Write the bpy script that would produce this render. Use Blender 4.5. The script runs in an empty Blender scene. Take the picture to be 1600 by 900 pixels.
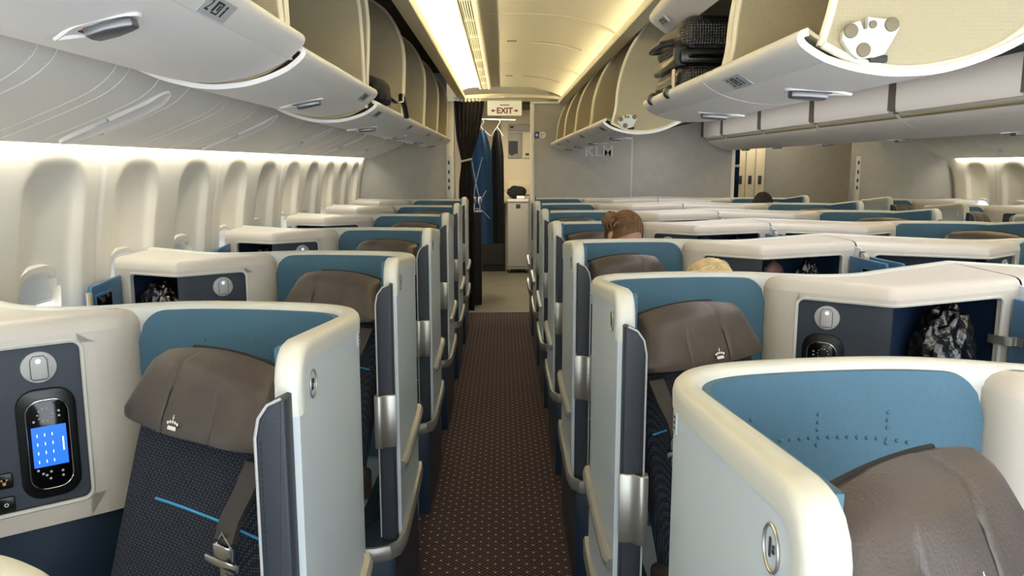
import bpy, bmesh, math, random
from mathutils import Matrix, Vector
from math import sin, cos, pi, radians, exp

scene = bpy.context.scene
COL = scene.collection
random.seed(7)

# ------------------------------------------------------------------ camera
FPX, VX, VY, EYE = 1220.0, 785.0, 257.0, 1.53
cam_d = bpy.data.cameras.new('camera')
cam_d.sensor_width = 36.0
cam_d.lens = FPX / 1600.0 * 36.0
cam_d.clip_start = 0.02
cam = bpy.data.objects.new('camera', cam_d)
COL.objects.link(cam)
pitch = math.atan((450 - VY) / FPX)
yaw = math.atan((800 - VX) / math.hypot(FPX, 450 - VY))
cam.location = (0, 0, EYE)
cam.rotation_euler = (pi / 2 - pitch, 0, -yaw)
scene.camera = cam

# ------------------------------------------------------------------ world, lights, exposure
w = bpy.data.worlds.new('daylight'); scene.world = w
w.use_nodes = True
bg = w.node_tree.nodes['Background']
bg.inputs[0].default_value = (0.86, 0.93, 1.0, 1)
bg.inputs[1].default_value = 2.7
scene.view_settings.view_transform = 'Standard'
scene.view_settings.look = 'None'
scene.view_settings.gamma = 1.0
scene.view_settings.use_curve_mapping = False
scene.view_settings.exposure = 1.1

XC = 1.50                     # centre line of the cabin; the camera stands in the aisle at x = 0
XL = -0.31                    # aisle face of the window-side suites
XR = 0.25                     # aisle face of the centre suites
Y_BACK = -1.6                 # cabin goes on behind the camera as far as here


def area(name, loc, sx, sy, power, color, direction, spread=180):
    d = bpy.data.lights.new(name, 'AREA')
    d.shape = 'RECTANGLE'; d.size = sx; d.size_y = sy
    d.energy = power; d.color = color; d.spread = radians(spread)
    o = bpy.data.objects.new(name, d); COL.objects.link(o)
    o.location = loc
    z = -Vector(direction).normalized()
    x = Vector((0, 1, 0)).cross(z).normalized(); y = z.cross(x)       # long side stays parallel to the aisle
    o.rotation_euler = Matrix(((x.x, y.x, z.x), (x.y, y.y, z.y), (x.z, y.z, z.z))).to_euler()
    return o


WARM = (1.0, 0.88, 0.62)
NEUT = (1.0, 0.95, 0.86)
YM = (Y_BACK + 8.0) / 2
for k in range(5):            # cove lamps over the two aisles, lying in the bin-top channel
    yk = Y_BACK + 1.0 + k * 1.92
    area('cove_lamp', (-0.392, yk, 2.192), 0.03, 1.86, 11, WARM, (0.93, 0, 0.36), 130)
    area('ceiling_edge_fill', (0.592, yk, 2.168), 0.03, 1.86, 0.9, WARM, (-0.9, 0, 0.42), 120)  # added fill along the centre-bin edge, lightens the ceiling
    area('ceiling_edge_fill', (2 * XC - 0.592, yk, 2.168), 0.03, 1.86, 0.9, WARM, (0.9, 0, 0.42), 120)
    area('cove_lamp', (2 * XC + 0.392, yk, 2.192), 0.03, 1.86, 11, WARM, (-0.93, 0, 0.36), 130)
area('centre_fill_light', (XC, 3.2, 1.972), 0.5, 9.0, 30, (1.0, 0.95, 0.88), (0, 0, -1))   # added fill light, brightens the dark centre bin faces
for sx in (-1, 1):            # sidewall wash strips under the service panels
    xx = XC + sx * 2.788
    area('sidewall_wash_lamp', (xx, 2.95, 1.606), 0.024, 9.0, 11, (1.0, 0.93, 0.76), (sx * 0.2, 0, -1))
area('galley_lamp', (0.1, 9.6, 2.26), 0.5, 1.2, 26, (1, 0.86, 0.62), (0, 0, -1))
area('galley_lamp', (2.9, 9.3, 2.26), 0.5, 0.8, 14, (1, 0.9, 0.7), (0, 0, -1))
# added fill lights, unseen behind the camera
area('entry_fill_light', (0.1, -0.9, 2.24), 0.6, 1.2, 3, (1, 0.98, 0.95), (0, 0.25, -1))
area('entry_fill_light', (2.9, -0.9, 2.24), 0.6, 1.2, 3, (1, 0.98, 0.95), (0, 0.25, -1))


# ------------------------------------------------------------------ materials
def lin(c):
    return tuple(((x / 255) / 12.92 if x <= 10 else (((x / 255) + 0.055) / 1.055) ** 2.4) for x in c)


def mat(name, rgb, rough=0.5, metal=0.0, tint=0.0, tscale=6.0, bump=None, spec=0.5, coat=0.0, emit=None):
    m = bpy.data.materials.new(name); m.use_nodes = True
    nt = m.node_tree; b = nt.nodes['Principled BSDF']
    c = lin(rgb)
    b.inputs['Base Color'].default_value = (*c, 1)
    b.inputs['Roughness'].default_value = rough
    b.inputs['Metallic'].default_value = metal
    b.inputs['Specular IOR Level'].default_value = spec
    b.inputs['Coat Weight'].default_value = coat
    tc = nt.nodes.new('ShaderNodeTexCoord')
    if tint:
        n = nt.nodes.new('ShaderNodeTexNoise'); n.inputs['Scale'].default_value = tscale
        n.inputs['Detail'].default_value = 5
        nt.links.new(tc.outputs['Object'], n.inputs['Vector'])
        r = nt.nodes.new('ShaderNodeValToRGB')
        r.color_ramp.elements[0].position = 0.3; r.color_ramp.elements[1].position = 0.7
        r.color_ramp.elements[0].color = (*[x * (1 - tint) for x in c], 1)
        r.color_ramp.elements[1].color = (*[min(1, x * (1 + tint)) for x in c], 1)
        nt.links.new(n.outputs['Fac'], r.inputs[0]); nt.links.new(r.outputs[0], b.inputs['Base Color'])
    if bump:
        kind, sc, st = bump
        n = nt.nodes.new('ShaderNodeTexNoise' if kind == 'noise' else 'ShaderNodeTexVoronoi')
        n.inputs['Scale'].default_value = sc
        if kind == 'weave': n.inputs['Randomness'].default_value = 0.15
        nt.links.new(tc.outputs['Object'], n.inputs['Vector'])
        bp = nt.nodes.new('ShaderNodeBump'); bp.inputs['Strength'].default_value = st
        bp.inputs['Distance'].default_value = 0.004
        nt.links.new(n.outputs['Fac' if kind == 'noise' else 'Distance'], bp.inputs['Height'])
        nt.links.new(bp.outputs[0], b.inputs['Normal'])
    if emit:
        b.inputs['Emission Color'].default_value = (*lin(emit[0]), 1)
        b.inputs['Emission Strength'].default_value = emit[1]
    return m


def mat_carpet():
    m = mat('carpet', (46, 34, 36), 0.95, spec=0.15)
    nt = m.node_tree; b = nt.nodes['Principled BSDF']
    tc = nt.nodes.new('ShaderNodeTexCoord')
    def vor(scale, rnd):
        mp = nt.nodes.new('ShaderNodeMapping')
        mp.inputs['Rotation'].default_value = (0, 0, radians(45))
        nt.links.new(tc.outputs['Object'], mp.inputs[0])
        v = nt.nodes.new('ShaderNodeTexVoronoi'); v.voronoi_dimensions = '2D'
        v.inputs['Scale'].default_value = scale; v.inputs['Randomness'].default_value = rnd
        nt.links.new(mp.outputs[0], v.inputs['Vector']); return v
    def ramp(src, p0, p1, c0, c1):
        r = nt.nodes.new('ShaderNodeValToRGB')
        r.color_ramp.elements[0].position = p0; r.color_ramp.elements[1].position = p1
        r.color_ramp.elements[0].color = c0; r.color_ramp.elements[1].color = c1
        nt.links.new(src, r.inputs[0]); return r
    def mix(f, a, c, mode='MIX'):
        x = nt.nodes.new('ShaderNodeMixRGB'); x.blend_type = mode
        if isinstance(f, float): x.inputs[0].default_value = f
        else: nt.links.new(f, x.inputs[0])
        for i, s in ((1, a), (2, c)):
            if isinstance(s, tuple): x.inputs[i].default_value = s
            else: nt.links.new(s, x.inputs[i])
        return x.outputs[0]
    v1 = vor(70, 0.0); v2 = vor(23.3, 0.0); v3 = vor(70, 0.0)
    n = nt.nodes.new('ShaderNodeTexNoise'); n.inputs['Scale'].default_value = 160
    nt.links.new(tc.outputs['Object'], n.inputs['Vector'])
    small = ramp(v1.outputs['Distance'], 0.22, 0.34, (1, 1, 1, 1), (0, 0, 0, 1))
    big = ramp(v2.outputs['Distance'], 0.10, 0.14, (1, 1, 1, 1), (0, 0, 0, 1))
    var = ramp(n.outputs['Fac'], 0.35, 0.7, (0.2, 0.2, 0.2, 1), (1, 1, 1, 1))
    dark = (*lin((56, 46, 49)), 1); mid = (*lin((112, 95, 96)), 1); lt = (*lin((178, 164, 160)), 1)
    c = mix(small.outputs[0], dark, mid)
    c = mix(big.outputs[0], c, lt)
    c = mix(0.45, c, mix(1.0, c, var.outputs[0], 'MULTIPLY'))
    nt.links.new(c, b.inputs['Base Color'])
    return m


def mat_fabric(name, base, dot):
    m = mat(name, base, 0.95, spec=0.1)
    nt = m.node_tree; b = nt.nodes['Principled BSDF']
    tc = nt.nodes.new('ShaderNodeTexCoord')
    v = nt.nodes.new('ShaderNodeTexVoronoi'); v.inputs['Scale'].default_value = 190
    v.inputs['Randomness'].default_value = 0.1
    nt.links.new(tc.outputs['Object'], v.inputs['Vector'])
    r = nt.nodes.new('ShaderNodeValToRGB')
    r.color_ramp.elements[0].position = 0.2; r.color_ramp.elements[1].position = 0.45
    r.color_ramp.elements[0].color = (*lin(dot), 1); r.color_ramp.elements[1].color = (*lin(base), 1)
    nt.links.new(v.outputs['Distance'], r.inputs[0]); nt.links.new(r.outputs[0], b.inputs['Base Color'])
    bp = nt.nodes.new('ShaderNodeBump'); bp.inputs['Strength'].default_value = 0.4
    bp.inputs['Distance'].default_value = 0.002; bp.invert = True
    nt.links.new(v.outputs['Distance'], bp.inputs['Height']); nt.links.new(bp.outputs[0], b.inputs['Normal'])
    return m


def mat_glass(name, rgb, rough=0.02):
    m = bpy.data.materials.new(name); m.use_nodes = True
    nt = m.node_tree; nt.nodes.clear()
    out = nt.nodes.new('ShaderNodeOutputMaterial'); mx = nt.nodes.new('ShaderNodeMixShader')
    tr = nt.nodes.new('ShaderNodeBsdfTransparent'); gl = nt.nodes.new('ShaderNodeBsdfGlossy')
    tr.inputs[0].default_value = (*lin(rgb), 1); gl.inputs['Roughness'].default_value = rough
    mx.inputs[0].default_value = 0.06
    nt.links.new(tr.outputs[0], mx.inputs[1]); nt.links.new(gl.outputs[0], mx.inputs[2]); nt.links.new(mx.outputs[0], out.inputs[0])
    return m


M = {}
M['panel'] = mat('suite_panel', (192, 203, 211), 0.42, tint=0.015, tscale=3)
M['rim'] = mat('suite_rim', (202, 204, 197), 0.38)
M['console'] = mat('console_plastic', (200, 195, 187), 0.42, bump=('noise', 300, 0.06))
M['lining'] = mat('blue_lining', (64, 104, 126), 0.6, tint=0.06, tscale=5, bump=('noise', 160, 0.12))
M['doorblue'] = mat('door_blue', (58, 104, 142), 0.4)
M['leather'] = mat('brown_leather', (70, 61, 56), 0.42, tint=0.08, tscale=9, bump=('noise', 220, 0.2))
M['seam'] = mat('seam_dark', (22, 20, 20), 0.8)
M['fabric'] = mat_fabric('navy_weave', (40, 43, 52), (82, 86, 96))
M['stripe'] = mat('cyan_stripe', (60, 150, 205), 0.6)
M['navy'] = mat('navy_plastic', (36, 52, 72), 0.42, tint=0.05)
M['slate'] = mat('slate_panel', (52, 60, 72), 0.5, bump=('noise', 250, 0.08))
M['cubby'] = mat('cubby_navy', (24, 42, 66), 0.35)
M['metal'] = mat('satin_metal', (176, 174, 166), 0.36, 0.85, bump=('noise', 120, 0.04))
M['champ'] = mat('champagne_rail', (170, 170, 166), 0.38, 0.6)
M['chrome'] = mat('chrome', (210, 210, 210), 0.14, 1.0)
M['padded'] = mat('padded_charcoal', (46, 52, 62), 0.6, bump=('noise', 200, 0.15))
M['black'] = mat('black_plastic', (14, 15, 18), 0.3)
M['blackgloss'] = mat('black_gloss', (8, 8, 10), 0.1)
M['mirror'] = mat('dark_mirror', (60, 62, 66), 0.04, 1.0)
M['screen'] = mat('handset_screen', (10, 30, 90), 0.2, emit=((28, 92, 200), 1.0))
M['glyph'] = mat('screen_glyphs', (200, 220, 255), 0.4, emit=((200, 220, 255), 1.0))
M['led'] = mat('blue_led', (80, 120, 255), 0.3, emit=((130, 170, 255), 2.0))
M['white'] = mat('white_print', (236, 236, 230), 0.6)
M['gold'] = mat('gold_icon', (190, 160, 90), 0.5)
M['lightgrey'] = mat('light_grey_plastic', (180, 182, 184), 0.4)
M['ink'] = mat('dark_ink', (44, 46, 48), 0.6)
M['belt'] = mat('navy_belt', (40, 56, 84), 0.6, bump=('weave', 400, 0.3))
M['beltpad'] = mat('belt_pad', (52, 47, 44), 0.6)
M['binwhite'] = mat('bin_white', (232, 228, 226), 0.45, tint=0.012, tscale=2)
M['binlip'] = mat('bin_lip', (222, 220, 217), 0.45)
M['bincream'] = mat('bin_cream', (168, 157, 126), 0.7, bump=('weave', 150, 0.35))
M['piping'] = mat('cream_piping', (226, 218, 190), 0.5)
M['psu'] = mat('service_panel_white', (228, 224, 219), 0.45)
M['sidewall'] = mat('sidewall_cream', (238, 233, 220), 0.55, tint=0.015, tscale=3)
M['ceil'] = mat('ceiling_cream', (222, 213, 184), 0.6)
M['bulk'] = mat('bulkhead_grey', (172, 170, 164), 0.65, tint=0.05, tscale=14)
M['bulktext'] = mat('bulkhead_letters', (198, 196, 190), 0.5)
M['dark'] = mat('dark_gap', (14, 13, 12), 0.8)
M['gapshade'] = mat('gap_shade_brown', (92, 84, 74), 0.7)
M['latchgrey'] = mat('latch_grey', (120, 120, 122), 0.35, 0.7)
M['olive'] = mat('olive_trim', (120, 110, 86), 0.6)
M['carpet'] = mat_carpet()
M['vinyl'] = mat('galley_vinyl', (100, 97, 84), 0.45, tint=0.12, tscale=4)
M['curtain'] = mat('dark_curtain', (34, 28, 28), 0.9, bump=('noise', 200, 0.2))
M['bluecloth'] = mat('blue_coat', (24, 62, 96), 0.85, tint=0.2, tscale=12)
M['blackcloth'] = mat('black_coat', (20, 20, 24), 0.9)
M['galley'] = mat('galley_cream', (205, 192, 164), 0.5)
M['galleygrey'] = mat('galley_grey', (150, 148, 142), 0.5)
M['exitwhite'] = mat('exit_sign_face', (236, 226, 190), 0.5, emit=((236, 222, 178), 0.25))
M['red'] = mat('exit_red', (150, 50, 44), 0.6)
M['redtag'] = mat('latch_red', (120, 20, 22), 0.5)
M['pane'] = mat_glass('window_pane', (250, 252, 255))
M['shade'] = mat('window_shade', (232, 234, 236), 0.5)
M['darkpane'] = mat('dark_pane', (12, 16, 30), 0.1)
M['skin'] = mat('skin', (206, 160, 138), 0.5)
M['brownhair'] = mat('brown_hair', (112, 80, 50), 0.5, tint=0.35, tscale=40)
M['blondhair'] = mat('blond_hair', (224, 202, 158), 0.5, tint=0.2, tscale=40)
M['darkhair'] = mat('dark_hair', (52, 42, 34), 0.6, tint=0.2, tscale=40)
M['shirt1'] = mat('dark_shirt', (40, 40, 46), 0.9)
M['shirt2'] = mat('grey_shirt', (120, 122, 128), 0.9)
M['trouser'] = mat('trousers', (36, 40, 54), 0.9)
M['plastic'] = mat('crumpled_wrap', (14, 14, 16), 0.2, spec=0.6, coat=0.2, bump=('noise', 60, 0.8))
M['case'] = mat('suitcase_shell', (34, 33, 32), 0.32, bump=('weave', 130, 0.9))
M['tan'] = mat('tan_plastic', (176, 166, 140), 0.5)
M['rosy'] = mat('rosy_brown', (92, 66, 66), 0.45)
M['tagpaper'] = mat('luggage_tag', (216, 204, 190), 0.6)
M['wifiblue'] = mat('sign_blue', (38, 84, 130), 0.5)


# ------------------------------------------------------------------ geometry helper
class G:
    def __init__(s):
        s.V = []; s.F = []

    def add(s, V, F, T=None):
        o = len(s.V)
        s.V += [tuple(T @ Vector(v)) for v in V] if T is not None else [tuple(v) for v in V]
        s.F += [tuple(i + o for i in f) for f in F]
        return s

    def bm(s, b, T=None):
        b.verts.index_update()
        s.add([v.co[:] for v in b.verts], [[v.index for v in f.verts] for f in b.faces], T)
        b.free(); return s

    def box(s, lo, hi, bev=0.0, seg=2, T=None):
        b = bmesh.new(); bmesh.ops.create_cube(b, size=1)
        for v in b.verts:
            v.co = Vector([(lo[i] + hi[i]) / 2 + v.co[i] * (hi[i] - lo[i]) for i in range(3)])
        if bev:
            bmesh.ops.bevel(b, geom=b.edges[:], offset=bev, segments=seg, affect='EDGES', profile=0.5)
        return s.bm(b, T)

    def prism(s, poly, z0, z1, bev=0.0, T=None, seg=2):
        b = bmesh.new()
        lo = [b.verts.new((x, y, z0)) for x, y in poly]; hi = [b.verts.new((x, y, z1)) for x, y in poly]
        n = len(poly)
        b.faces.new(lo[::-1]); b.faces.new(hi)
        for i in range(n):
            b.faces.new((lo[i], lo[(i + 1) % n], hi[(i + 1) % n], hi[i]))
        bmesh.ops.recalc_face_normals(b, faces=b.faces[:])
        if bev:
            e = [e for e in b.edges if abs(e.verts[0].co.z - e.verts[1].co.z) < 1e-6]
            bmesh.ops.bevel(b, geom=e, offset=bev, segments=seg, affect='EDGES', profile=0.5)
        return s.bm(b, T)

    def grid(s, rows, cu=False, cv=False, T=None):
        n = len(rows[0]); V = [p for r in rows for p in r]; F = []
        for i in range(len(rows) - (0 if cu else 1)):
            a = i * n; c = ((i + 1) % len(rows)) * n
            for j in range(n - (0 if cv else 1)):
                k = (j + 1) % n
                F.append((a + j, a + k, c + k, c + j))
        return s.add(V, F, T)

    def tube(s, pts, r, n=8, closed=False, T=None, sq=None):
        pts = [Vector(p) for p in pts]; N = len(pts); rows = []; up = None
        for i, p in enumerate(pts):
            t = (pts[(i + 1) % N] - pts[i - 1]) if closed else (pts[min(i + 1, N - 1)] - pts[max(i - 1, 0)])
            t.normalize()
            if up is None:
                up = Vector((0, 0, 1)) if abs(t.z) < 0.9 else Vector((1, 0, 0))
            a = t.cross(up).normalized(); c = a.cross(t).normalized(); up = c
            rr = r[i] if isinstance(r, (list, tuple)) else r
            ra, rc = (rr, rr) if sq is None else (rr * sq[0], rr * sq[1])
            rows.append([p + a * (ra * cos(2 * pi * k / n)) + c * (rc * sin(2 * pi * k / n)) for k in range(n)])
        o = len(s.V)
        s.grid(rows, cu=closed, cv=True, T=T)
        if not closed:
            s.F.append(tuple(o + k for k in range(n))[::-1]); s.F.append(tuple(o + (N - 1) * n + k for k in range(n)))
        return s

    def cyl(s, c, axis, r, h, n=24, bev=0.0, rs=(1, 1)):
        """disc of radius r, height h along axis, starting at c"""
        ax = Vector(axis).normalized()
        Q = Vector((0, 0, 1)).rotation_difference(ax).to_matrix().to_4x4()
        poly = [(r * rs[0] * cos(2 * pi * k / n), r * rs[1] * sin(2 * pi * k / n)) for k in range(n)]
        return s.prism(poly, 0, h, bev, T=Matrix.Translation(c) @ Q)

    def ball(s, c, r, nu=16, nv=10, fn=None):
        rows = []
        rr = r if isinstance(r, (list, tuple)) else (r, r, r)
        for i in range(nv + 1):
            th = pi * (0.001 + 0.998 * i / nv)
            row = []
            for j in range(nu):
                ph = 2 * pi * j / nu
                d = Vector((sin(th) * cos(ph), sin(th) * sin(ph), cos(th)))
                k = fn(d) if fn else 1.0
                row.append((c[0] + d.x * rr[0] * k, c[1] + d.y * rr[1] * k, c[2] + d.z * rr[2] * k))
            rows.append(row)
        return s.grid(rows, cv=True)

    def text(s, body, size, T, ext=0.001, bold=0.0):
        cu = bpy.data.curves.new('t', 'FONT'); cu.body = body; cu.size = size; cu.extrude = ext
        cu.offset = bold; cu.align_x = 'CENTER'; cu.align_y = 'CENTER'; cu.resolution_u = 3
        ob = bpy.data.objects.new('t', cu); me = ob.to_mesh()
        s.add([v.co[:] for v in me.vertices], [list(p.vertices) for p in me.polygons], T)
        ob.to_mesh_clear(); bpy.data.objects.remove(ob); bpy.data.curves.remove(cu)
        return s

    def mesh(s, name, m, mir=1, off=(0, 0, 0), angle=35, fix=True, weld=False):
        me = bpy.data.meshes.new(name)
        V = [(mir * v[0] + off[0], v[1] + off[1], v[2] + off[2]) for v in s.V]
        F = s.F if mir > 0 else [f[::-1] for f in s.F]
        me.from_pydata(V, [], F)
        if fix:
            b = bmesh.new(); b.from_mesh(me)
            if weld: bmesh.ops.remove_doubles(b, verts=b.verts[:], dist=2e-4)
            bmesh.ops.recalc_face_normals(b, faces=b.faces[:])
            b.to_mesh(me); b.free()
        me.shade_smooth()
        me.set_sharp_from_angle(angle=radians(angle))
        me.materials.append(M[m] if isinstance(m, str) else m)
        me.update()
        return me


def frame(o, x, y, z):
    """matrix from origin and three axis directions"""
    x, y, z = Vector(x).normalized(), Vector(y).normalized(), Vector(z).normalized()
    return Matrix(((x.x, y.x, z.x, o[0]), (x.y, y.y, z.y, o[1]), (x.z, y.z, z.z, o[2]), (0, 0, 0, 1)))


def obj(name, me, parent=None, label=None, loc=None):
    o = bpy.data.objects.new(name, me); COL.objects.link(o)
    if parent is not None: o.parent = parent
    if label: o['label'] = label
    if loc: o.location = loc
    return o


def tag(o, label, cat, group=None):
    o['label'] = label; o['category'] = cat
    if group: o['group'] = group
    return o


def thing(name, loc, label, cat, group=None):
    o = bpy.data.objects.new(name, None); COL.objects.link(o)
    o.empty_display_size = 0.1
    o.location = loc
    return tag(o, label, cat, group)


def struct(name, me, label=None, parent=None):
    o = obj(name, me, parent, label)
    if parent is None: o['kind'] = 'structure'
    return o


def inst(spec, parent):
    """spec: list of (name, mesh, kids, label) -> objects sharing mesh data"""
    for it in spec:
        name, me, kids, label = (list(it) + [None, None])[:4]
        o = obj(name, me, parent, label)
        if name in ('tuft_dots', 'stitching', 'screen_icons', 'handset_keys'): o['kind'] = 'stuff'
        if kids: inst(kids, o)


def catmull(P, n=6):
    out = []
    for i in range(len(P) - 1):
        p0, p1, p2, p3 = [Vector(P[max(0, min(len(P) - 1, k))]) for k in (i - 1, i, i + 1, i + 2)]
        for k in range(n):
            t = k / n
            out.append(0.5 * ((2 * p1) + (p2 - p0) * t + (2 * p0 - 5 * p1 + 4 * p2 - p3) * t * t + (3 * p1 - p0 - 3 * p2 + p3) * t ** 3))
    out.append(Vector(P[-1]))
    return out


ORD = ['first', 'second', 'third', 'fourth', 'fifth', 'sixth', 'seventh', 'eighth', 'ninth', 'tenth']

# ------------------------------------------------------------------ the setting
CB = 8.10                       # centre bulkhead
WB = 7.62                       # bulkheads at the window sides


def wall_profile(z):
    """half width of the cabin at height z, measured from the centre line"""
    return 2.80 + 0.085 * (1 - ((z - 0.95) / 0.66) ** 2) if z < 1.7 else 2.80


# floor
g = G().box((-1.5, Y_BACK, -0.05), (4.5, 8.04, 0.0)); struct('floor', g.mesh('floor', 'carpet'), 'dark brown carpet with a fine pale dot pattern')
g = G().box((-1.5, 8.04, -0.05), (4.5, 12.4, 0.002)); struct('floor_galley', g.mesh('floor_galley', 'vinyl'), 'grey olive vinyl floor of the galley')
g = G().box((-0.6, 8.02, 0.0), (0.30, 8.06, 0.006), 0.002); struct('trim_1', g.mesh('trim', 'olive'), 'threshold strip at the carpet end')

# sidewalls: panels with two window recesses each
PITCH_W = 0.5335
W0 = 2.37                       # a window centre
Z0, Z1 = 0.25, 1.60


def sd_round(y, z, cy, cz, hw, hh, r):
    qx, qz = abs(y - cy) - hw + r, abs(z - cz) - hh + r
    return math.hypot(max(qx, 0), max(qz, 0)) + min(max(qx, qz), 0) - r


def recess(y, z):
    d = sd_round(y, z, 0, 1.13, 0.168, 0.405, 0.125)
    t = max(0.0, min(1.0, (-d) / 0.030)); t = t * t * (3 - 2 * t)
    t2 = max(0.0, min(1.0, (-d) / 0.16))
    return 0.022 * t + 0.034 * t2


def sidewall_mesh(sgn):
    g = G(); ny, nz = 62, 54
    rows = []
    L = 2 * PITCH_W + 0.002
    for i in range(nz + 1):
        z = Z0 + (Z1 - Z0) * i / nz; row = []
        for j in range(ny + 1):
            y = -L / 2 + L * j / ny
            yy = (y + PITCH_W / 2) if y < 0 else (y - PITCH_W / 2)
            e = min(L / 2 - abs(y), 0.012)
            row.append((wall_profile(z) + recess(yy, z) + (0.012 - e) * 0.7, y, z))
        rows.append(row)
    n = ny + 1
    V = [p for r in rows for p in r]; F = []
    for i in range(nz):
        for j in range(ny):
            cy = (rows[i][j][1] + rows[i][j + 1][1]) / 2; cz = (rows[i][j][2] + rows[i + 1][j][2]) / 2
            yy = cy + PITCH_W / 2 if cy < 0 else cy - PITCH_W / 2
            if sd_round(yy, cz, 0, 1.02, 0.118, 0.175, 0.09) < 0: continue
            F.append((i * n + j, i * n + j + 1, (i + 1) * n + j + 1, (i + 1) * n + j))
    g.add(V, F)
    return g.mesh('sidewall_panel', 'sidewall', sgn, angle=60, fix=False)


def ring_pts(hw, hh, r, n=7):
    P = []
    for cx, cz, a0 in ((hw - r, hh - r, 0), (-hw + r, hh - r, 90), (-hw + r, -hh + r, 180), (hw - r, -hh + r, 270)):
        for k in range(n + 1):
            a = radians(a0 + 90 * k / n); P.append((cx + r * cos(a), cz + r * sin(a)))
    return P


def window_meshes(sgn):
    xb = wall_profile(1.02) + 0.060
    g = G(); rows = []
    for dx, gr in ((-0.002, 0.040), (-0.014, 0.034), (-0.014, 0.016), (0.004, 0.0), (0.03, -0.006)):
        rows.append([(wall_profile(1.02 + z) + 0.052 + dx, y, 1.02 + z) for y, z in ring_pts(0.112 + gr, 0.168 + gr, 0.088 + gr)])
    g.grid(rows, cv=True); fr = g.mesh('window_frame', 'sidewall', sgn)
    g = G()
    P = ring_pts(0.122, 0.178, 0.09)
    g.add([(xb + 0.034, y, 1.02 + z) for y, z in P] + [(xb + 0.038, y, 1.02 + z) for y, z in P],
          [list(range(len(P))), list(range(len(P), 2 * len(P)))[::-1]])
    pn = g.mesh('window_pane', 'pane', sgn)
    g = G()
    P = [p for p in ring_pts(0.122, 0.178, 0.09) if p[1] > 0.085]
    P = [(0.122, 0.085)] + P + [(-0.122, 0.085)]
    P2 = [(wall_profile(1.02 + z) + 0.066, y, 1.02 + z) for y, z in P]
    g.add(P2 + [(x + 0.006, y, z) for x, y, z in P2], [list(range(len(P))), list(range(len(P), 2 * len(P)))[::-1]])
    g.box((xb - 0.002, -0.118, 1.098), (xb + 0.016, 0.118, 1.112), 0.004)
    sh = g.mesh('window_shade', 'shade', sgn)
    return fr, pn, sh


wn = 1
for side, sgn in (('left', -1), ('right', 1)):
    # lower and outer skin behind the panels (dado)
    g = G()
    prof = [(2.62, 0.0), (2.70, 0.12), (wall_profile(0.25) + 0.004, 0.255), (wall_profile(0.25) + 0.02, 0.255), (2.8, 0.0)]
    g.grid([[(a, y, z) for a, z in prof] for y in (Y_BACK, WB)], cv=True)
    wl = struct('wall_' + side, g.mesh('wall', 'sidewall', sgn, (XC, 0, 0)), 'cream curved cabin sidewall')
    pm = sidewall_mesh(sgn); fr, pn, sh = window_meshes(sgn)
    for k in range(-2, 6):
        yc = W0 + 0.5 * PITCH_W - 2 * PITCH_W * 1 + k * 2 * PITCH_W - 0.0
        yc = W0 - 0.5 * PITCH_W + k * 2 * PITCH_W
        if yc - PITCH_W > WB - 0.05: continue
        p = obj('sidewall_panel', pm, wl, loc=(XC, yc, 0))
        for q in (-0.5, 0.5):
            yw = yc + q * PITCH_W
            if yw < Y_BACK or yw > WB - 0.15: continue
            wd = bpy.data.objects.new('window_%d' % wn, None); COL.objects.link(wd)
            wd.location = (XC, yw, 0); wd['kind'] = 'structure'
            wd['label'] = 'cabin window in the %s sidewall' % ('cream' if sgn < 0 else 'far')
            obj('window_frame', fr, wd)
            if sgn < 0:
                obj('window_pane', pn, wd); obj('window_shade', sh, wd)
            else:
                obj('window_pane', pn if k != 4 else window_dark, wd)
            wn += 1
    if sgn < 0:
        g = G(); P = ring_pts(0.122, 0.178, 0.09); xb = wall_profile(1.02) + 0.06
        g.add([(xb + 0.034, y, 1.02 + z) for y, z in P] + [(xb + 0.038, y, 1.02 + z) for y, z in P],
              [list(range(len(P))), list(range(len(P), 2 * len(P)))[::-1]])
        window_dark = g.mesh('window_pane', 'darkpane', 1)

# passenger service panels under the outboard bins
PSU_PROF = [(2.32, 1.86), (2.375, 1.82), (2.405, 1.785), (2.43, 1.745), (2.48, 1.705), (2.56, 1.668), (2.66, 1.628), (2.735, 1.600), (2.765, 1.588), (2.772, 1.596), (2.76, 1.615)]


def psu_surf(t):
    P = PSU_PROF[:9]; x = t * (len(P) - 1); i = min(int(x), len(P) - 2); f = x - i
    return Vector((P[i][0] + (P[i + 1][0] - P[i][0]) * f, 0, P[i][1] + (P[i + 1][1] - P[i][1]) * f))


def psu_piece(y0, y1, spoon=None, name='panel'):
    g = G(); e = 0.0012; pr = [Vector((a, 0, z)) for a, z in PSU_PROF]
    sm = catmull([(p.x, p.z) for p in pr], 4)
    rows = []
    for y, d in ((y0 + 0.0015, 0.014), (y0 + 0.0015, e), (y0 + 0.0015 + e, 0), (y1 - 0.0015 - e, 0), (y1 - 0.0015, e), (y1 - 0.0015, 0.014)):
        rows.append([(p.x + d * 0.4, y, p.y + d) for p in sm])
    g.grid(rows)
    return g


def spoon_geo(yc, sgn):
    """long spoon-shaped light trough on the service panel"""
    g = G(); n = 26; rows_o = []
    P = []
    for k in range(n + 1):
        t = 0.40 + 0.56 * k / n
        p = psu_surf(t); wd = 0.080 * math.sqrt(max(0, 1 - (2 * (k / n) - 1) ** 2)) ** 0.9 * (1.0 - 0.25 * k / n)
        P.append((p, max(wd, 0.002)))
    rows = []
    for p, wd in P:
        row = []
        for j in range(9):
            s = -1 + 2 * j / 8
            dep = -0.0075 if abs(s) > 0.7 else -0.003
            if abs(s) > 0.99: dep = 0.001
            row.append((p.x + 0.35 * dep, yc + s * wd, p.z + dep))
        rows.append(row)
    g.grid(rows)
    return g


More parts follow.
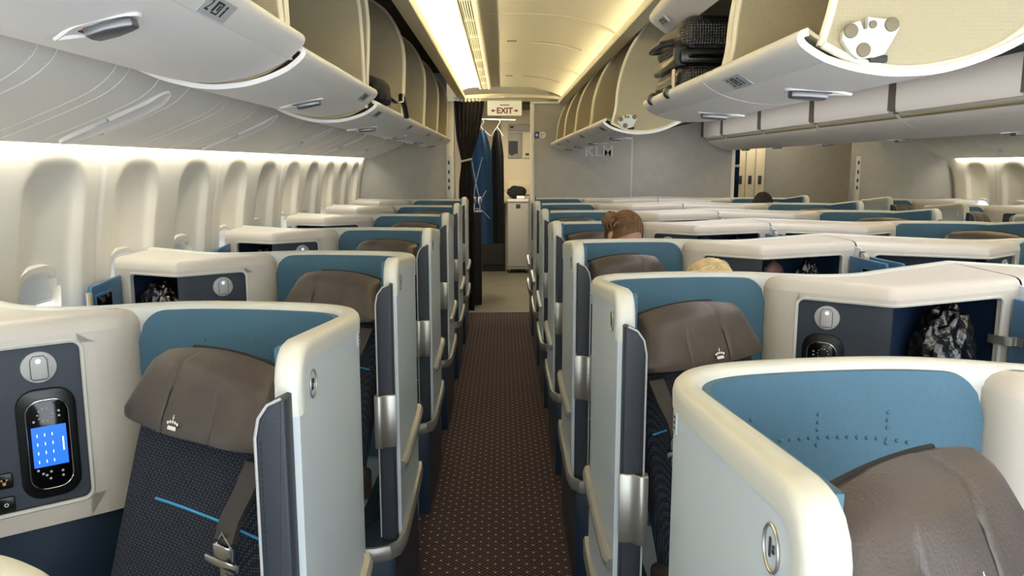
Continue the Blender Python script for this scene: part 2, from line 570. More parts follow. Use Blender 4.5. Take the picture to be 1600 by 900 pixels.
for side, sgn in (('left', -1), ('right', 1)):
    k0 = -3 if sgn < 0 else 1
    A = psu_piece(0, 0.067).mesh('filler_strip', 'psu', sgn, fix=False)
    B = psu_piece(0.067, 0.317).mesh('blank_panel', 'psu', sgn, fix=False)
    C_ = psu_piece(0.317, 0.384).mesh('filler_strip', 'psu', sgn, fix=False)
    D1 = psu_piece(0.384, 0.56).mesh('lamp_panel', 'psu', sgn, fix=False)
    D2 = psu_piece(0.56, 0.77).mesh('lamp_panel', 'psu', sgn, fix=False)
    D3 = psu_piece(0.77, 1.067).mesh('lamp_panel', 'psu', sgn, fix=False)
    S = spoon_geo(0.665, sgn).mesh('lamp_trough', 'binwhite', sgn, fix=False)
    g = G(); p0, p1 = psu_surf(0.66), psu_surf(0.70)
    g.tube([(p0.x, 0.60, p0.z - 0.004), (p1.x, 0.60, p1.z - 0.004)], 0.009, 8)
    N = g.mesh('air_nozzle', 'lightgrey', sgn)
    p0 = psu_surf(0.78)
    N2 = G().cyl((p0.x, 0.735, p0.z + 0.002), (-0.3, 0, -1), 0.008, 0.008, 10).mesh('call_button', 'lightgrey', sgn)
    bk = G(); bk.grid([[(p.x + 0.012, y, p.y + 0.018) for p in catmull(PSU_PROF[:8], 3)] for y in (Y_BACK, WB)])  # added dark sheet, stops light leaking through the panel seams
    struct('trim_%d' % (18 if sgn < 0 else 19), bk.mesh('trim', 'dark', sgn, (XC, 0, 0), fix=False), 'added dark backing that keeps the service panel seams dark')
    ii = 0
    for k in range(5, k0 - 1, -1):
        y = 1.61 + 1.067 * k
        if y > WB - 0.2: continue
        t = thing('service_panel', (XC, y, 0), 'curved white service panel with lamp trough %s, %s from the bulkhead' % ('above the windows' if sgn < 0 else 'on the far side', ORD[ii]), 'panel', 'service panels under the bins')
        ii += 1
        inst([('filler_strip', A), ('blank_panel', B), ('filler_strip', C_)], t)
        if y + 1.067 > WB + 0.3:
            inst([('lamp_panel', D1), ('lamp_panel', D2)], t)
            continue
        inst([('lamp_panel', D1), ('lamp_panel', D2, [('lamp_trough', S), ('air_nozzle', N), ('call_button', N2)]), ('lamp_panel', D3)], t)

# ceiling: one vault over each aisle, panels 1.92 m long
CE = [(-0.432, 2.18), (-0.428, 2.215), (-0.405, 2.252), (-0.355, 2.278), (-0.29, 2.288), (-0.225, 2.288)]
CF = [(-0.115, 2.292), (0.05, 2.293), (0.18, 2.292), (0.30, 2.284), (0.40, 2.266), (0.50, 2.240), (0.58, 2.205), (0.632, 2.150)]


def strip_mesh(prof, y0, y1, m, sgn, off, nm):
    sm = catmull(prof, 4); e = 0.006; g = G(); rows = []
    for y, d in ((y0, 0.012), (y0 + 0.001, 0.005), (y0 + e, 0), (y1 - e, 0), (y1 - 0.001, 0.005), (y1, 0.012)):
        rows.append([(p.x, y, p.y + d) for p in sm])
    g.grid(rows)
    return g.mesh(nm, m, sgn, off, fix=False)


g = G().box((-1.5, Y_BACK, 2.42), (4.5, 12.4, 2.46)); ceil = struct('ceiling', g.mesh('ceiling', 'ceil'), 'cream vaulted cabin ceiling of curved panels')
for sgn, off in ((1, (0, 0, 0)), (-1, (2 * XC, 0, 0))):
    for k in range(5):
        y0 = -0.27 - 1.92 + 1.92 * k + 0.6; y1 = y0 + 1.92
        y0, y1 = max(y0, Y_BACK), min(y1, CB)
        if y1 - y0 < 0.1: continue
        obj('ceiling_panel', strip_mesh(CF, y0, y1, 'ceil', sgn, off, 'ceiling_panel'), ceil)
        n = 4
        for q in range(n):
            ya, yb = y0 + (y1 - y0) * q / n, y0 + (y1 - y0) * (q + 1) / n
            obj('cove_panel', strip_mesh(CE, ya, yb, 'ceil', sgn, off, 'cove_panel'), ceil)
        ym = (y0 + y1) / 2
        pts = [Vector((p.x, ym - 0.05, p.y - 0.006)) for p in catmull(CF[2:6], 4)]
        gg = G().tube(pts, 0.010, 8, sq=(1.4, 0.6)); obj('grip_strip', gg.mesh('grip_strip', 'ceil', sgn, off), ceil)
        gg = G().box((0.03, ym - 0.09, 2.286), (0.09, ym - 0.075, 2.294), 0.002)
        gg.box((0.04, ym - 0.075, 2.2865), (0.08, ym - 0.072, 2.294)); obj('seam_latch', gg.mesh('seam_latch', 'olive', sgn, off), ceil)
    # air vent grille: slats between frames
    ii = 0
    for k in range(9):
        y0 = Y_BACK + 1.067 * k; y1 = min(y0 + 1.067, CB)
        if y1 - y0 < 0.3: continue
        v = thing('air_vent', (off[0], y0, 2.27), 'slotted cream ceiling air vent, %s unit from the EXIT sign%s' % (ORD[8 - ii], '' if sgn > 0 else ', over the far aisle'), 'vent', 'ceiling air vents')
        ii += 1
        L = y1 - y0
        fr = G().box((-0.228, 0, 0.0), (-0.205, L, 0.022), 0.003).box((-0.137, 0, 0.0), (-0.108, L, 0.024), 0.003)
        fr.box((-0.21, 0, 0.003), (-0.13, 0.012, 0.02)).box((-0.21, L - 0.012, 0.003), (-0.13, L, 0.02)).box((-0.21, L / 2 - 0.006, 0.003), (-0.13, L / 2 + 0.006, 0.02))
        obj('vent_frame', fr.mesh('vent_frame', 'ceil', sgn), v)
        obj('vent_back', G().box((-0.21, 0.002, 0.022), (-0.13, L - 0.002, 0.026)).mesh('vent_back', 'dark', sgn), v)
        for q in range(6):
            x = -0.199 + q * 0.0115
            obj('slat', G().box((x - 0.0028, 0.01, 0.004), (x + 0.0028, L - 0.01, 0.018)).mesh('slat', 'ceil', sgn), v)
    # channel trims along the bin tops
    nm = 'trim_%d'
    g = G().box((-0.435, Y_BACK, 2.165), (-0.365, CB, 2.182), 0.004).box((-0.372, Y_BACK, 2.170), (-0.364, CB, 2.200), 0.003); struct(nm % (2 if sgn > 0 else 4), g.mesh('trim', 'ceil', sgn, off), 'cream rail along the ceiling edge above the window bins')
    g = G().box((0.566, Y_BACK, 2.138), (0.635, CB, 2.154), 0.004).box((0.564, Y_BACK, 2.142), (0.572, CB, 2.174), 0.003); struct(nm % (3 if sgn > 0 else 5), g.mesh('trim', 'ceil', sgn, off), 'cream rail along the ceiling edge above the centre bins')
# dark voids above the bins
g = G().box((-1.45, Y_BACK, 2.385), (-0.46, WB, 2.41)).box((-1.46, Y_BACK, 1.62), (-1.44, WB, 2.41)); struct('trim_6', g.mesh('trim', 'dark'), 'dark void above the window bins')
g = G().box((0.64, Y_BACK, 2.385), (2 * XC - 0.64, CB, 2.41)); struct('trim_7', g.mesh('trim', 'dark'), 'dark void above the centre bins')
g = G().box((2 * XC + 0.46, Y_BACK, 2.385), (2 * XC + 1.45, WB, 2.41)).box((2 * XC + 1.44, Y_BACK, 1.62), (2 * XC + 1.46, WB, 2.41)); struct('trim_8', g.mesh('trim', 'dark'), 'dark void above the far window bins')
g = G().box((1.46, Y_BACK, 1.86), (1.54, CB, 2.4)); struct('trim_9', g.mesh('trim', 'dark'), 'dark filler standing in for shade along the centre line')  # dark box put in for the shade between the centre bins
g = G().box((1.0, Y_BACK, 1.98), (2.0, CB, 2.0)); struct('ceiling_center', g.mesh('ceiling_center', 'psu'), 'pale lowered panel between the centre bins')

# bulkheads
g = G().box((-1.46, WB, 0), (-0.53, WB + 0.05, 2.4)); bl = struct('wall_aft_left', g.mesh('wall', 'bulk'), 'grey bulkhead behind the window-side suites')
g = G().box((-0.535, WB - 0.012, 0), (-0.47, WB + 0.062, 2.12), 0.008); struct('trim_10', g.mesh('trim', 'sidewall'), 'pale bulkhead edge post')
g = G().box((0.32, CB, 0), (1.322, CB + 0.05, 2.14)); bc = struct('wall_aft_center', g.mesh('wall', 'bulk'), 'grey bulkhead behind the centre suites')
obj('bulkhead_panel', G().box((1.332, CB, 0), (2.36, CB + 0.05, 2.14)).mesh('p', 'bulk'), bc)
obj('joint_strip', G().box((1.320, CB - 0.004, 0), (1.334, CB + 0.02, 2.14), 0.002).mesh('p', 'rim'), bc)
g = G().box((0.285, CB - 0.015, 0), (0.325, CB + 0.07, 2.16), 0.008); struct('trim_11', g.mesh('trim', 'sidewall'), 'pale corner post of the centre bulkhead')
g = G().box((2.355, CB - 0.015, 0), (2.39, CB + 0.07, 2.16), 0.008); struct('trim_12', g.mesh('trim', 'sidewall'), 'pale corner post by the far aisle')
g = G().box((0.30, CB - 0.03, 2.135), (2.39, CB + 0.07, 2.16), 0.006); struct('trim_13', g.mesh('trim', 'rim'), 'pale cap rail of the centre bulkhead')
g = G().box((3.42, WB, 0), (4.46, WB + 0.05, 2.4)); br = struct('wall_aft_right', g.mesh('wall', 'bulk'), 'grey bulkhead on the far window side')
g = G().box((3.40, WB - 0.012, 0), (3.43, WB + 0.062, 2.12), 0.006); struct('trim_14', g.mesh('trim', 'bulk'), 'grey edge post of the far bulkhead')
g = G().box((2.63, 9.6, 0), (4.46, 9.66, 2.4)); struct('wall_galley_right', g.mesh('wall', 'bulk'), 'grey partition beyond the far aisle')
g = G().box((-1.6, 12.0, 0), (4.5, 12.06, 2.42)); struct('wall_galley_aft', g.mesh('wall', 'galley'), 'cream galley wall at the aisle end')
g = G().box((-1.6, 8.0, 0), (-1.55, 12.0, 2.42)); struct('wall_galley_left', g.mesh('wall', 'galley'), 'cream galley side wall')
g = G().box((1.95, 8.15, 0), (2.0, 12.0, 2.42)); struct('wall_galley_center', g.mesh('wall', 'galleygrey'), 'grey partition behind the centre bulkhead')
g = G().box((4.46, WB, 0), (4.5, 12.0, 2.42)); struct('wall_galley_far', g.mesh('wall', 'galley'), 'cream galley side wall on the far side')
# header beam at the end of the aisle vault
pts = [Vector((x, 8.06, 2.20 + 0.025 * (1 - ((x - 0.12) / 0.52) ** 2))) for x in [-0.40 + 0.1 * i for i in range(11)]]
g = G()
g.grid([[(p.x, 8.04, p.z - 0.03), (p.x, 8.03, p.z - 0.005), (p.x, 8.05, p.z + 0.012), (p.x, 8.12, p.z + 0.012), (p.x, 8.12, p.z - 0.03)] for p in pts], cv=True)
struct('trim_15', g.mesh('trim', 'ceil'), 'curved cream header beam across the aisle')
g = G().box((-0.6, 8.6, 2.20), (0.5, 8.64, 2.42)); struct('trim_16', g.mesh('trim', 'ceil'), 'cream ceiling drop behind the header')
# KLM letters and sign on the centre bulkhead
TB = lambda x, z, y=CB - 0.004: frame((x, y, z), (1, 0, 0), (0, 0, 1), (0, -1, 0))
g = G().text('KLM', 0.155, TB(0.99, 1.66), 0.004, 0.003)
tag(obj('wall_lettering', g.mesh('wall_lettering', 'bulktext', fix=False)), 'raised grey letters KLM on the grey centre bulkhead', 'lettering')
sg = thing('wall_sign', (0.379, CB - 0.001, 1.826), 'small blue and white round sticker on the grey bulkhead', 'sign')
obj('sign_disc', G().cyl((-0.028, 0, 0), (0, -1, 0), 0.036, 0.004, 20).mesh('s', 'wifiblue'), sg)
obj('sign_disc', G().cyl((0.030, 0, 0), (0, -1, 0), 0.034, 0.0045, 20).mesh('s', 'white'), sg)
obj('sign_mark', G().tube([(0.028 + 0.014 * cos(a), -0.006, 0.014 * sin(a)) for a in [0.5 * i for i in range(10)]], 0.003, 6).mesh('s', 'ink'), sg)
obj('sign_mark', G().ball((-0.028, -0.005, 0.0), (0.013, 0.003, 0.013), 10, 6).mesh('s', 'white'), sg)
# slotted strips with keyholes
for x, lab in ((-0.515, 'pale slotted wall bracket on the grey bulkhead beside the curtain'), (3.44, 'pale slotted wall bracket on the grey bulkhead by the far aisle')):
    t = thing('wall_bracket', (x, WB - 0.014, 1.15), lab, 'bracket')
    obj('strip', G().box((-0.024, -0.012, 0), (0.024, 0, 0.46), 0.005).mesh('s', 'rim'), t)
    for z in (0.40, 0.31, 0.23, 0.16):
        obj('keyhole', G().box((-0.008, -0.0135, z - 0.02), (0.008, -0.010, z + 0.015), 0.0006).mesh('s', 'ink'), t)

# ------------------------------------------------------------------ overhead bins (pivoting buckets, most of them hanging open)
PIV = Vector((0.93, 1.867))
LIP = [(0.505, 1.752), (0.492, 1.748), (0.487, 1.736), (0.494, 1.723), (0.514, 1.709), (0.535, 1.698)]
DOOR = [(0.5355, 1.6977), (0.57, 1.687), (0.61, 1.679), (0.66, 1.675), (0.74, 1.682), (0.83, 1.712), (0.90, 1.752), (0.935, 1.785)]
BACK = [(0.935, 1.785), (0.948, 1.797), (0.965, 1.805), (0.970, 1.9), (0.970, 2.2), (0.955, 2.28)]
INNER = [(0.505, 1.752), (0.525, 1.738), (0.56, 1.722), (0.62, 1.712), (0.68, 1.702), (0.78, 1.716), (0.88, 1.762), (0.945, 1.815), (0.955, 2.2)]
ENDC = [(0.535, 1.725), (0.553, 1.80), (0.56, 1.88), (0.575, 1.96), (0.61, 2.06), (0.67, 2.16), (0.75, 2.25), (0.85, 2.31), (0.95, 2.33), (0.964, 2.2), (0.962, 1.82), (0.93, 1.795), (0.83, 1.722), (0.74, 1.693), (0.66, 1.686), (0.59, 1.70)]
ENDL = [(0.535, 1.725), (0.527, 1.80), (0.51, 1.95), (0.502, 2.06), (0.51, 2.15), (0.545, 2.24), (0.60, 2.31), (0.70, 2.36), (0.95, 2.37), (0.964, 2.2), (0.962, 1.82), (0.93, 1.795), (0.83, 1.722), (0.74, 1.693), (0.66, 1.686), (0.59, 1.70)]


def rotp(P, phi):
    c, s_ = cos(radians(phi)), sin(radians(phi))
    return [(PIV.x + (x - PIV.x) * c + (z - PIV.y) * s_, PIV.y - (x - PIV.x) * s_ + (z - PIV.y) * c) for x, z in P]


def rib2(outer, t, L, y0=0.0):
    """open sheet extruded along y with thickness t towards the inside"""
    n = len(outer); inn = []
    for i in range(n):
        a = Vector(outer[max(0, i - 1)]); b = Vector(outer[min(n - 1, i + 1)]); d = (b - a).normalized()
        inn.append((outer[i][0] - d.y * t, outer[i][1] + d.x * t))
    loop = list(outer) + inn[::-1]
    g = G(); o = len(g.V)
    g.grid([[(a, y0, z) for a, z in loop], [(a, y0 + L, z) for a, z in loop]], cv=True)
    m = len(loop)
    for i in range(n - 1):
        g.F.append((i, i + 1, m - 2 - i, m - 1 - i)); g.F.append(tuple(m + q for q in (m - 1 - i, m - 2 - i, i + 1, i)))
    return g


def bin_unit(x0, sgn, y0, y1, phi, end, label, group, damper=False, mark=None, latch=True, gap=False):
    L = y1 - y0 - 0.006
    t = thing('overhead_bin', (x0, y0 + 0.003, 0), label, 'overhead bin', group)
    R = lambda P: rotp(P, phi)
    S = lambda P, n=4: [tuple(p) for p in catmull(P, n)]
    lip = obj('lip_strip', rib2(R(S(LIP)), 0.012, L).mesh('lip_strip', 'binlip', sgn), t)
    door = obj('door', rib2(R(S(DOOR)), 0.012, L).mesh('door', 'binwhite', sgn), t)
    obj('bucket_back', rib2(R(S(BACK)), 0.010, L - 0.07, 0.035).mesh('bucket_back', 'binwhite', sgn), t)
    obj('bucket_liner', rib2(R(S(INNER)), 0.006, L - 0.03, 0.015).mesh('bucket_liner', 'bincream', sgn), t)
    pf = R(S(end[:9], 4)) + R(end[9:])
    for ya in (0.012, L - 0.026):
        g = G()
        n = len(pf)
        g.add([(a, ya, z) for a, z in pf] + [(a, ya + 0.014, z) for a, z in pf], [list(range(n)), list(range(n, 2 * n))[::-1]] + [(i, (i + 1) % n, n + (i + 1) % n, n + i) for i in range(n)])
        w_ = obj('end_wall', g.mesh('end_wall', 'bincream', sgn), t)
        g = G().tube([(a, ya + 0.007, z) for a, z in R(S(end[:9], 4))], 0.0085, 8)
        obj('piping', g.mesh('piping', 'piping', sgn), w_)
        if damper and ya < 0.1:
            g = G().tube([(a, ya, z) for a, z in R(S([(0.535, 1.728)] + end[:9:-1][::-1][0:0] + [(0.59, 1.703), (0.66, 1.689), (0.74, 1.696), (0.83, 1.725), (0.93, 1.80)], 4))], 0.007, 8)
            obj('piping', g.mesh('piping', 'piping', sgn), w_)
            c, = R([(0.606, 1.740)])
            pl = [(-0.075, 0.012), (-0.052, 0.034), (-0.03, 0.042), (-0.018, 0.018), (-0.008, 0.02), (-0.008, 0.052), (0.045, 0.046), (0.075, 0.042), (0.084, 0.02), (0.066, -0.018), (0.046, -0.052), (0.02, -0.060), (-0.03, -0.064), (-0.05, -0.05), (-0.078, -0.012)]
            K = 0.58
            T = frame((c[0], ya, c[1]), (1, 0, 0), (0, 0, 1), (0, -1, 0)) @ Matrix.Diagonal((K, K, 1, 1))
            dp = obj('damper_plate', G().prism(pl, 0.002, 0.016, 0.002, T).mesh('damper_plate', 'rim', sgn), t)
            for px, py, r in ((-0.055, 0.012, 0.020), (0.060, 0.030, 0.020), (-0.016, -0.040, 0.020), (0.006, 0.030, 0.011)):
                g = G().cyl((c[0] + px * K, ya - 0.012, c[1] + py * K), (0, -1, 0), r * K, 0.008, 18, 0.0015)
                rr = obj('roller', g.mesh('roller', 'olive', sgn), dp)
            obj('damper_foot', G().box((c[0] + 0.006, ya - 0.01, c[1] - 0.042), (c[0] + 0.036, ya, c[1] - 0.030), 0.002).mesh('damper_foot', 'ink', sgn), w_)
    if gap:
        obj('gap_shade_strip', G().box((0.966, L - 0.036, 1.808), (0.974, L + 0.036, 2.2)).mesh('gap_shade_strip', 'gapshade', sgn), t)  # dark colour stands in for shade in the gap between bins
    if latch:
        (la, lz), (ma, mz) = R([(0.60, 1.684), (0.70, 1.677)])
        tx = Vector((ma - la, 0, mz - lz)).normalized(); nz = Vector((tx.z, 0, -tx.x)).normalized()
        if nz.z > 0: nz = -nz
        c = Vector(((la + ma) / 2, L / 2, (lz + mz) / 2 - 0.001))
        T = frame(c, tx, nz.cross(tx), nz)
        cup = [(0.066 * cos(a), 0.036 * sin(a) * (1 if cos(a) < 0.3 else max(0.15, 1 - (cos(a) - 0.3) * 1.15))) for a in [2 * pi * k / 32 for k in range(32)]]
        g = G(); rows = []
        for sc, h in ((1.08, 0.0), (1.04, 0.005), (0.97, 0.005), (0.9, 0.0005), (0.01, 0.0005)):
            rows.append([T @ Vector((x * sc, y * sc, h)) for x, y in cup])
        g.grid(rows, cv=True)
        lt = obj('latch', g.mesh('latch', 'binwhite', sgn), t)
        pad = [(-0.058 + 0.0, -0.012), (-0.045, -0.019), (-0.02, -0.026), (0.012, -0.022), (0.016, 0.0), (0.012, 0.022), (-0.02, 0.026), (-0.045, 0.019), (-0.058, 0.012)]
        obj('latch_paddle', G().prism(pad, 0.002, 0.019, 0.005, T, 3).mesh('latch_paddle', 'latchgrey', sgn), lt)
        obj('latch_flag', G().prism([(0.016, -0.010), (0.026, -0.008), (0.026, 0.008), (0.016, 0.010)], 0.001, 0.004, 0, T).mesh('latch_flag', 'redtag', sgn), lt)
    if mark is not None:
        (la, lz), (ma, mz) = R([(0.499, 1.7195), (0.530, 1.7003)])
        up = Vector((sgn * (la - ma), 0, lz - mz)).normalized()
        rt = Vector((0, -1, 0)) if sgn > 0 else Vector((0, 1, 0))
        nn = rt.cross(up).normalized()
        c = Vector((sgn * (la + ma) / 2, mark, (lz + mz) / 2)) + nn * 0.0015
        T = frame(c, rt, up, nn)
        obj('label_plate', G().box((-0.062, -0.02, -0.0012), (0.062, 0.02, 0.0), T=T).mesh('label_plate', 'lightgrey'), lip)
        g = G().text('2', 0.036, T @ Matrix.Translation((-0.04, 0, 0)), 0.0006)
        for q in ((-0.02, -0.008, -0.012, 0.012), (-0.02, 0.010, 0.008, 0.014), (0.006, -0.012, 0.01, 0.014), (-0.016, -0.012, 0.01, -0.009), (-0.004, -0.004, 0.002, 0.008), (0.024, -0.012, 0.030, 0.004)):
            g.box((q[0], q[1], 0), (q[2], q[3], 0.0008), T=T)
        g.cyl(T @ Vector((0.027, 0.009, 0)), nn, 0.004, 0.0008, 10)
        obj('label_print', g.mesh('label_print', 'ink', fix=False), lip)
    return t


GL, GC, GR, GF = 'open bins above the window suites', 'bins above the centre suites beside the near aisle', 'bins above the centre suites beside the far aisle', 'closed bins on the far side'
bin_unit(0, -1, 0.55, 1.94, 11.5, ENDL, 'open white overhead bin above the windows holding a label plate, farthest from the bulkhead', GL, mark=0.86)
bin_unit(0, -1, 1.95, 3.05, 8, ENDL, 'open white overhead bin above the windows, directly before the bin with the black pouch', GL, mark=0.93)
yb = [3.08, 4.20, 5.30, 6.38, 7.46]
for i in range(4):
    bin_unit(0, -1, yb[i], yb[i + 1], 3, ENDL, ('open white overhead bin above the windows holding a black pouch', 'open white overhead bin above the windows, third from the curtain', 'open white overhead bin above the windows, second from the curtain', 'open white overhead bin above the windows, next to the curtain')[i], GL, mark=0.16)
bin_unit(0, 1, 1.33, 1.95, 0, ENDC, 'open white overhead bin with damper plate before the one holding a suitcase', GC, damper=True, mark=0.42)
bt_ = bin_unit(0, 1, 1.95, 2.77, 0, ENDC, 'open white overhead bin holding the black suitcase', GC)
fl = obj('folded_flap', rib2([tuple(p) for p in catmull([(0.585, 2.138), (0.53, 2.07), (0.507, 2.04), (0.499, 2.022), (0.507, 2.005), (0.535, 1.984), (0.572, 1.958)], 4)], 0.010, 0.80).mesh('folded_flap', 'binlip'), bt_, 'white flap folded up above the suitcase')
T = frame((0.522, 0.66, 1.989), (0, -1, 0), (-0.76, 0, 0.65), Vector((0, -1, 0)).cross(Vector((-0.76, 0, 0.65))))
g = G().box((-0.05, -0.014, 0.0), (0.05, 0.014, 0.005), T=T); obj('label_plate', g.mesh('label_plate', 'lightgrey'), fl)
g = G()
for q in ((-0.02, -0.008, -0.012, 0.010), (-0.02, 0.008, 0.008, 0.011), (0.006, -0.010, 0.010, 0.011), (0.022, -0.010, 0.028, 0.008)): g.box((q[0], q[1], 0.004), (q[2], q[3], 0.0062), T=T)
obj('label_print', g.mesh('label_print', 'ink'), fl)
yb = [3.86, 4.92, 5.98, 7.03, 8.05]
for i in range(4):
    bin_unit(0, 1, yb[i], yb[i + 1], 0, ENDC, ('open centre overhead bin with damper plate after the closed bin', 'open centre overhead bin, third from the grey bulkhead', 'open centre overhead bin, second from the grey bulkhead', 'open centre overhead bin against the grey bulkhead')[i], GC, damper=(i == 0), mark=0.2)
yb = [2.02, 3.08, 4.15, 5.22, 6.28, 7.35, 8.05]
for i in range(6):
    bin_unit(2 * XC, -1, yb[i], yb[i + 1], 0, ENDC, 'open white overhead bin hanging over the far aisle, %s from the grey bulkhead' % ORD[5 - i], GR, gap=True)
yb = [3.5, 4.55, 5.6, 6.6, 7.6]
for i in range(4):
    bin_unit(2 * XC, 1, yb[i], yb[i + 1], 31, ENDC, 'closed white overhead bin on the far window side, %s from the grey bulkhead' % ORD[3 - i], GF)

# suitcase in the open bin
st = thing('suitcase', (0.715, 2.50, 1.72), 'black textured hard suitcase lying in the open centre bin', 'suitcase')
hx, hy = 0.205, 0.20
for z0, z1 in ((0.0, 0.105), (0.125, 0.235)):
    obj('shell_half', G().box((-hx, -hy, z0), (hx, hy, z1), 0.045, 5).mesh('shell_half', 'case'), st)
obj('zip_band', G().box((-hx - 0.002, -hy - 0.002, 0.095), (hx + 0.002, hy + 0.002, 0.137), 0.012, 2).mesh('zip_band', 'black'), st)
zp = [(-hx - 0.004, -hy + 0.03, 0.116), (-hx + 0.03, -hy - 0.004, 0.116), (hx - 0.03, -hy - 0.004, 0.116)]
obj('zip', G().tube(zp, 0.006, 8).mesh('zip', 'blackgloss'), st)
for yy in (-0.13, 0.13):
    wh = obj('wheel', G().cyl((-hx - 0.012, yy - 0.018, 0.022), (0, 1, 0), 0.020, 0.036, 16, 0.004).mesh('wheel', 'black'), st)
    obj('wheel_fork', G().box((-hx - 0.012, yy - 0.024, 0.016), (-hx + 0.03, yy + 0.024, 0.05), 0.008).mesh('wheel_fork', 'black'), wh)
hd = obj('handle', G().tube([(-hx, -0.09, 0.17), (-hx - 0.03, -0.085, 0.165), (-hx - 0.035, 0.0, 0.165), (-hx - 0.03, 0.085, 0.165), (-hx, 0.09, 0.17)], 0.011, 8).mesh('handle', 'black'), st)
obj('lock', G().box((-hx - 0.012, -hy + 0.01, 0.09), (-hx + 0.02, -hy + 0.055, 0.145), 0.006).mesh('lock', 'ink'), st)
obj('name_plate', G().box((0.03, -hy - 0.004, 0.066), (0.105, -hy + 0.005, 0.084), 0.003).mesh('name_plate', 'tagpaper'), st)
obj('luggage_tag', G().box((-hx - 0.012, -hy + 0.03, 0.02), (-hx - 0.008, -hy + 0.06, 0.085), 0.002).mesh('luggage_tag', 'tagpaper'), st)
# pouch in the left bin
bt = thing('pouch', (-0.53, 3.32, 1.78), 'small black pouch with loose strap in an open bin above the windows', 'bag')
obj('pouch_body', G().ball((0, 0, 0.045), (0.075, 0.10, 0.062), 18, 12, lambda d: 1 + 0.12 * sin(5 * d.x + 3 * d.z) + 0.08 * sin(9 * d.y)).mesh('pouch_body', 'blackcloth'), bt)
obj('strap', G().tube([(0.05, 0.03, 0.03), (0.075, 0.10, 0.01), (0.09, 0.17, 0.02), (0.085, 0.22, 0.055), (0.095, 0.25, 0.0), (0.10, 0.27, -0.045)], 0.009, 8, sq=(1.4, 0.5)).mesh('strap', 'black'), bt)

# ------------------------------------------------------------------ suites
RIMZ = 1.21


def top_z(u, v):
    if v >= 0 or u > 0.02: return RIMZ
    return RIMZ + 0.045 * min(1, -v / 0.45)


def suite_path(w_):
    P = [(0, -0.46), (0, -0.3), (0, -0.07), (0.008, 0.02), (0.035, 0.08), (0.085, 0.12), (0.16, 0.145), (0.28, 0.165), (0.40, 0.172), (0.50, 0.155), (0.60, 0.118), (0.70, 0.10), (0.80, 0.125), (0.92, 0.205), (w_ - 0.005, 0.205 + (w_ - 0.92) * 0.66)]
    return [Vector((p.x, p.y)) for p in catmull(P, 9)]


def normals(P):
    N = []
    for i in range(len(P)):
        d = (P[min(i + 1, len(P) - 1)] - P[max(i - 1, 0)]).normalized()
        N.append(Vector((d.y, -d.x)))      # to the seat side
    return N


def wall_ribbon(st, t0, t1):
    """st: list of (P, N, zb, zt); slab between offsets t0 and t1"""
    rows = []
    for P, N, zb, zt in st:
        a = P + N * t0; b = P + N * t1
        rows.append([(a.x, a.y, zb), (a.x, a.y, zt), (b.x, b.y, zt), (b.x, b.y, zb)])
    g = G(); g.grid(rows, cv=True)
    n = len(rows) * 4
    g.F.append((3, 2, 1, 0)); g.F.append((n - 4, n - 3, n - 2, n - 1))
    return g


def front_path(w_):
    return [Vector(p) for p in ((0.526, 0.118), (0.527, 0.085), (0.531, 0.067), (0.538, 0.050), (0.548, 0.035), (0.562, 0.020), (0.580, 0.005), (0.66, -0.055), (0.775, -0.140), (0.795, -0.148), (0.815, -0.143), (w_ - 0.055, 0.012 + (w_ - 1.25) * 0.4), (w_ - 0.003, 0.034 + (w_ - 1.25) * 0.4))]


def arcmap(P):
    S = [0.0]
    for i in range(1, len(P)): S.append(S[-1] + (P[i] - P[i - 1]).length)
    def f(s):
        for i in range(1, len(P)):
            if s <= S[i] or i == len(P) - 1:
                t = (s - S[i - 1]) / (S[i] - S[i - 1]); return P[i - 1].lerp(P[i], t)
    def tan(s):
        for i in range(1, len(P)):
            if s <= S[i] or i == len(P) - 1: return (P[i] - P[i - 1]).normalized()
    return S, f, tan


CROWN = [(-0.0135, 0.0035, 0.0029), (-0.007, 0.0055, 0.0029), (0.0, 0.0062, 0.0029), (0.007, 0.0055, 0.0029), (0.0135, 0.0035, 0.0029), (0, 0.0135, 0.0022)]
TH = radians(33)
SEAT_O = (0.246, -0.285)


def seat_frame():
    return frame((SEAT_O[0], SEAT_O[1], 0), (cos(TH), sin(TH), 0), (sin(TH), -cos(TH), 0), (0, 0, 1))
# seat-local axes: x = p (towards the console), y = q (the way the seat faces), z = up; x cross y = -z


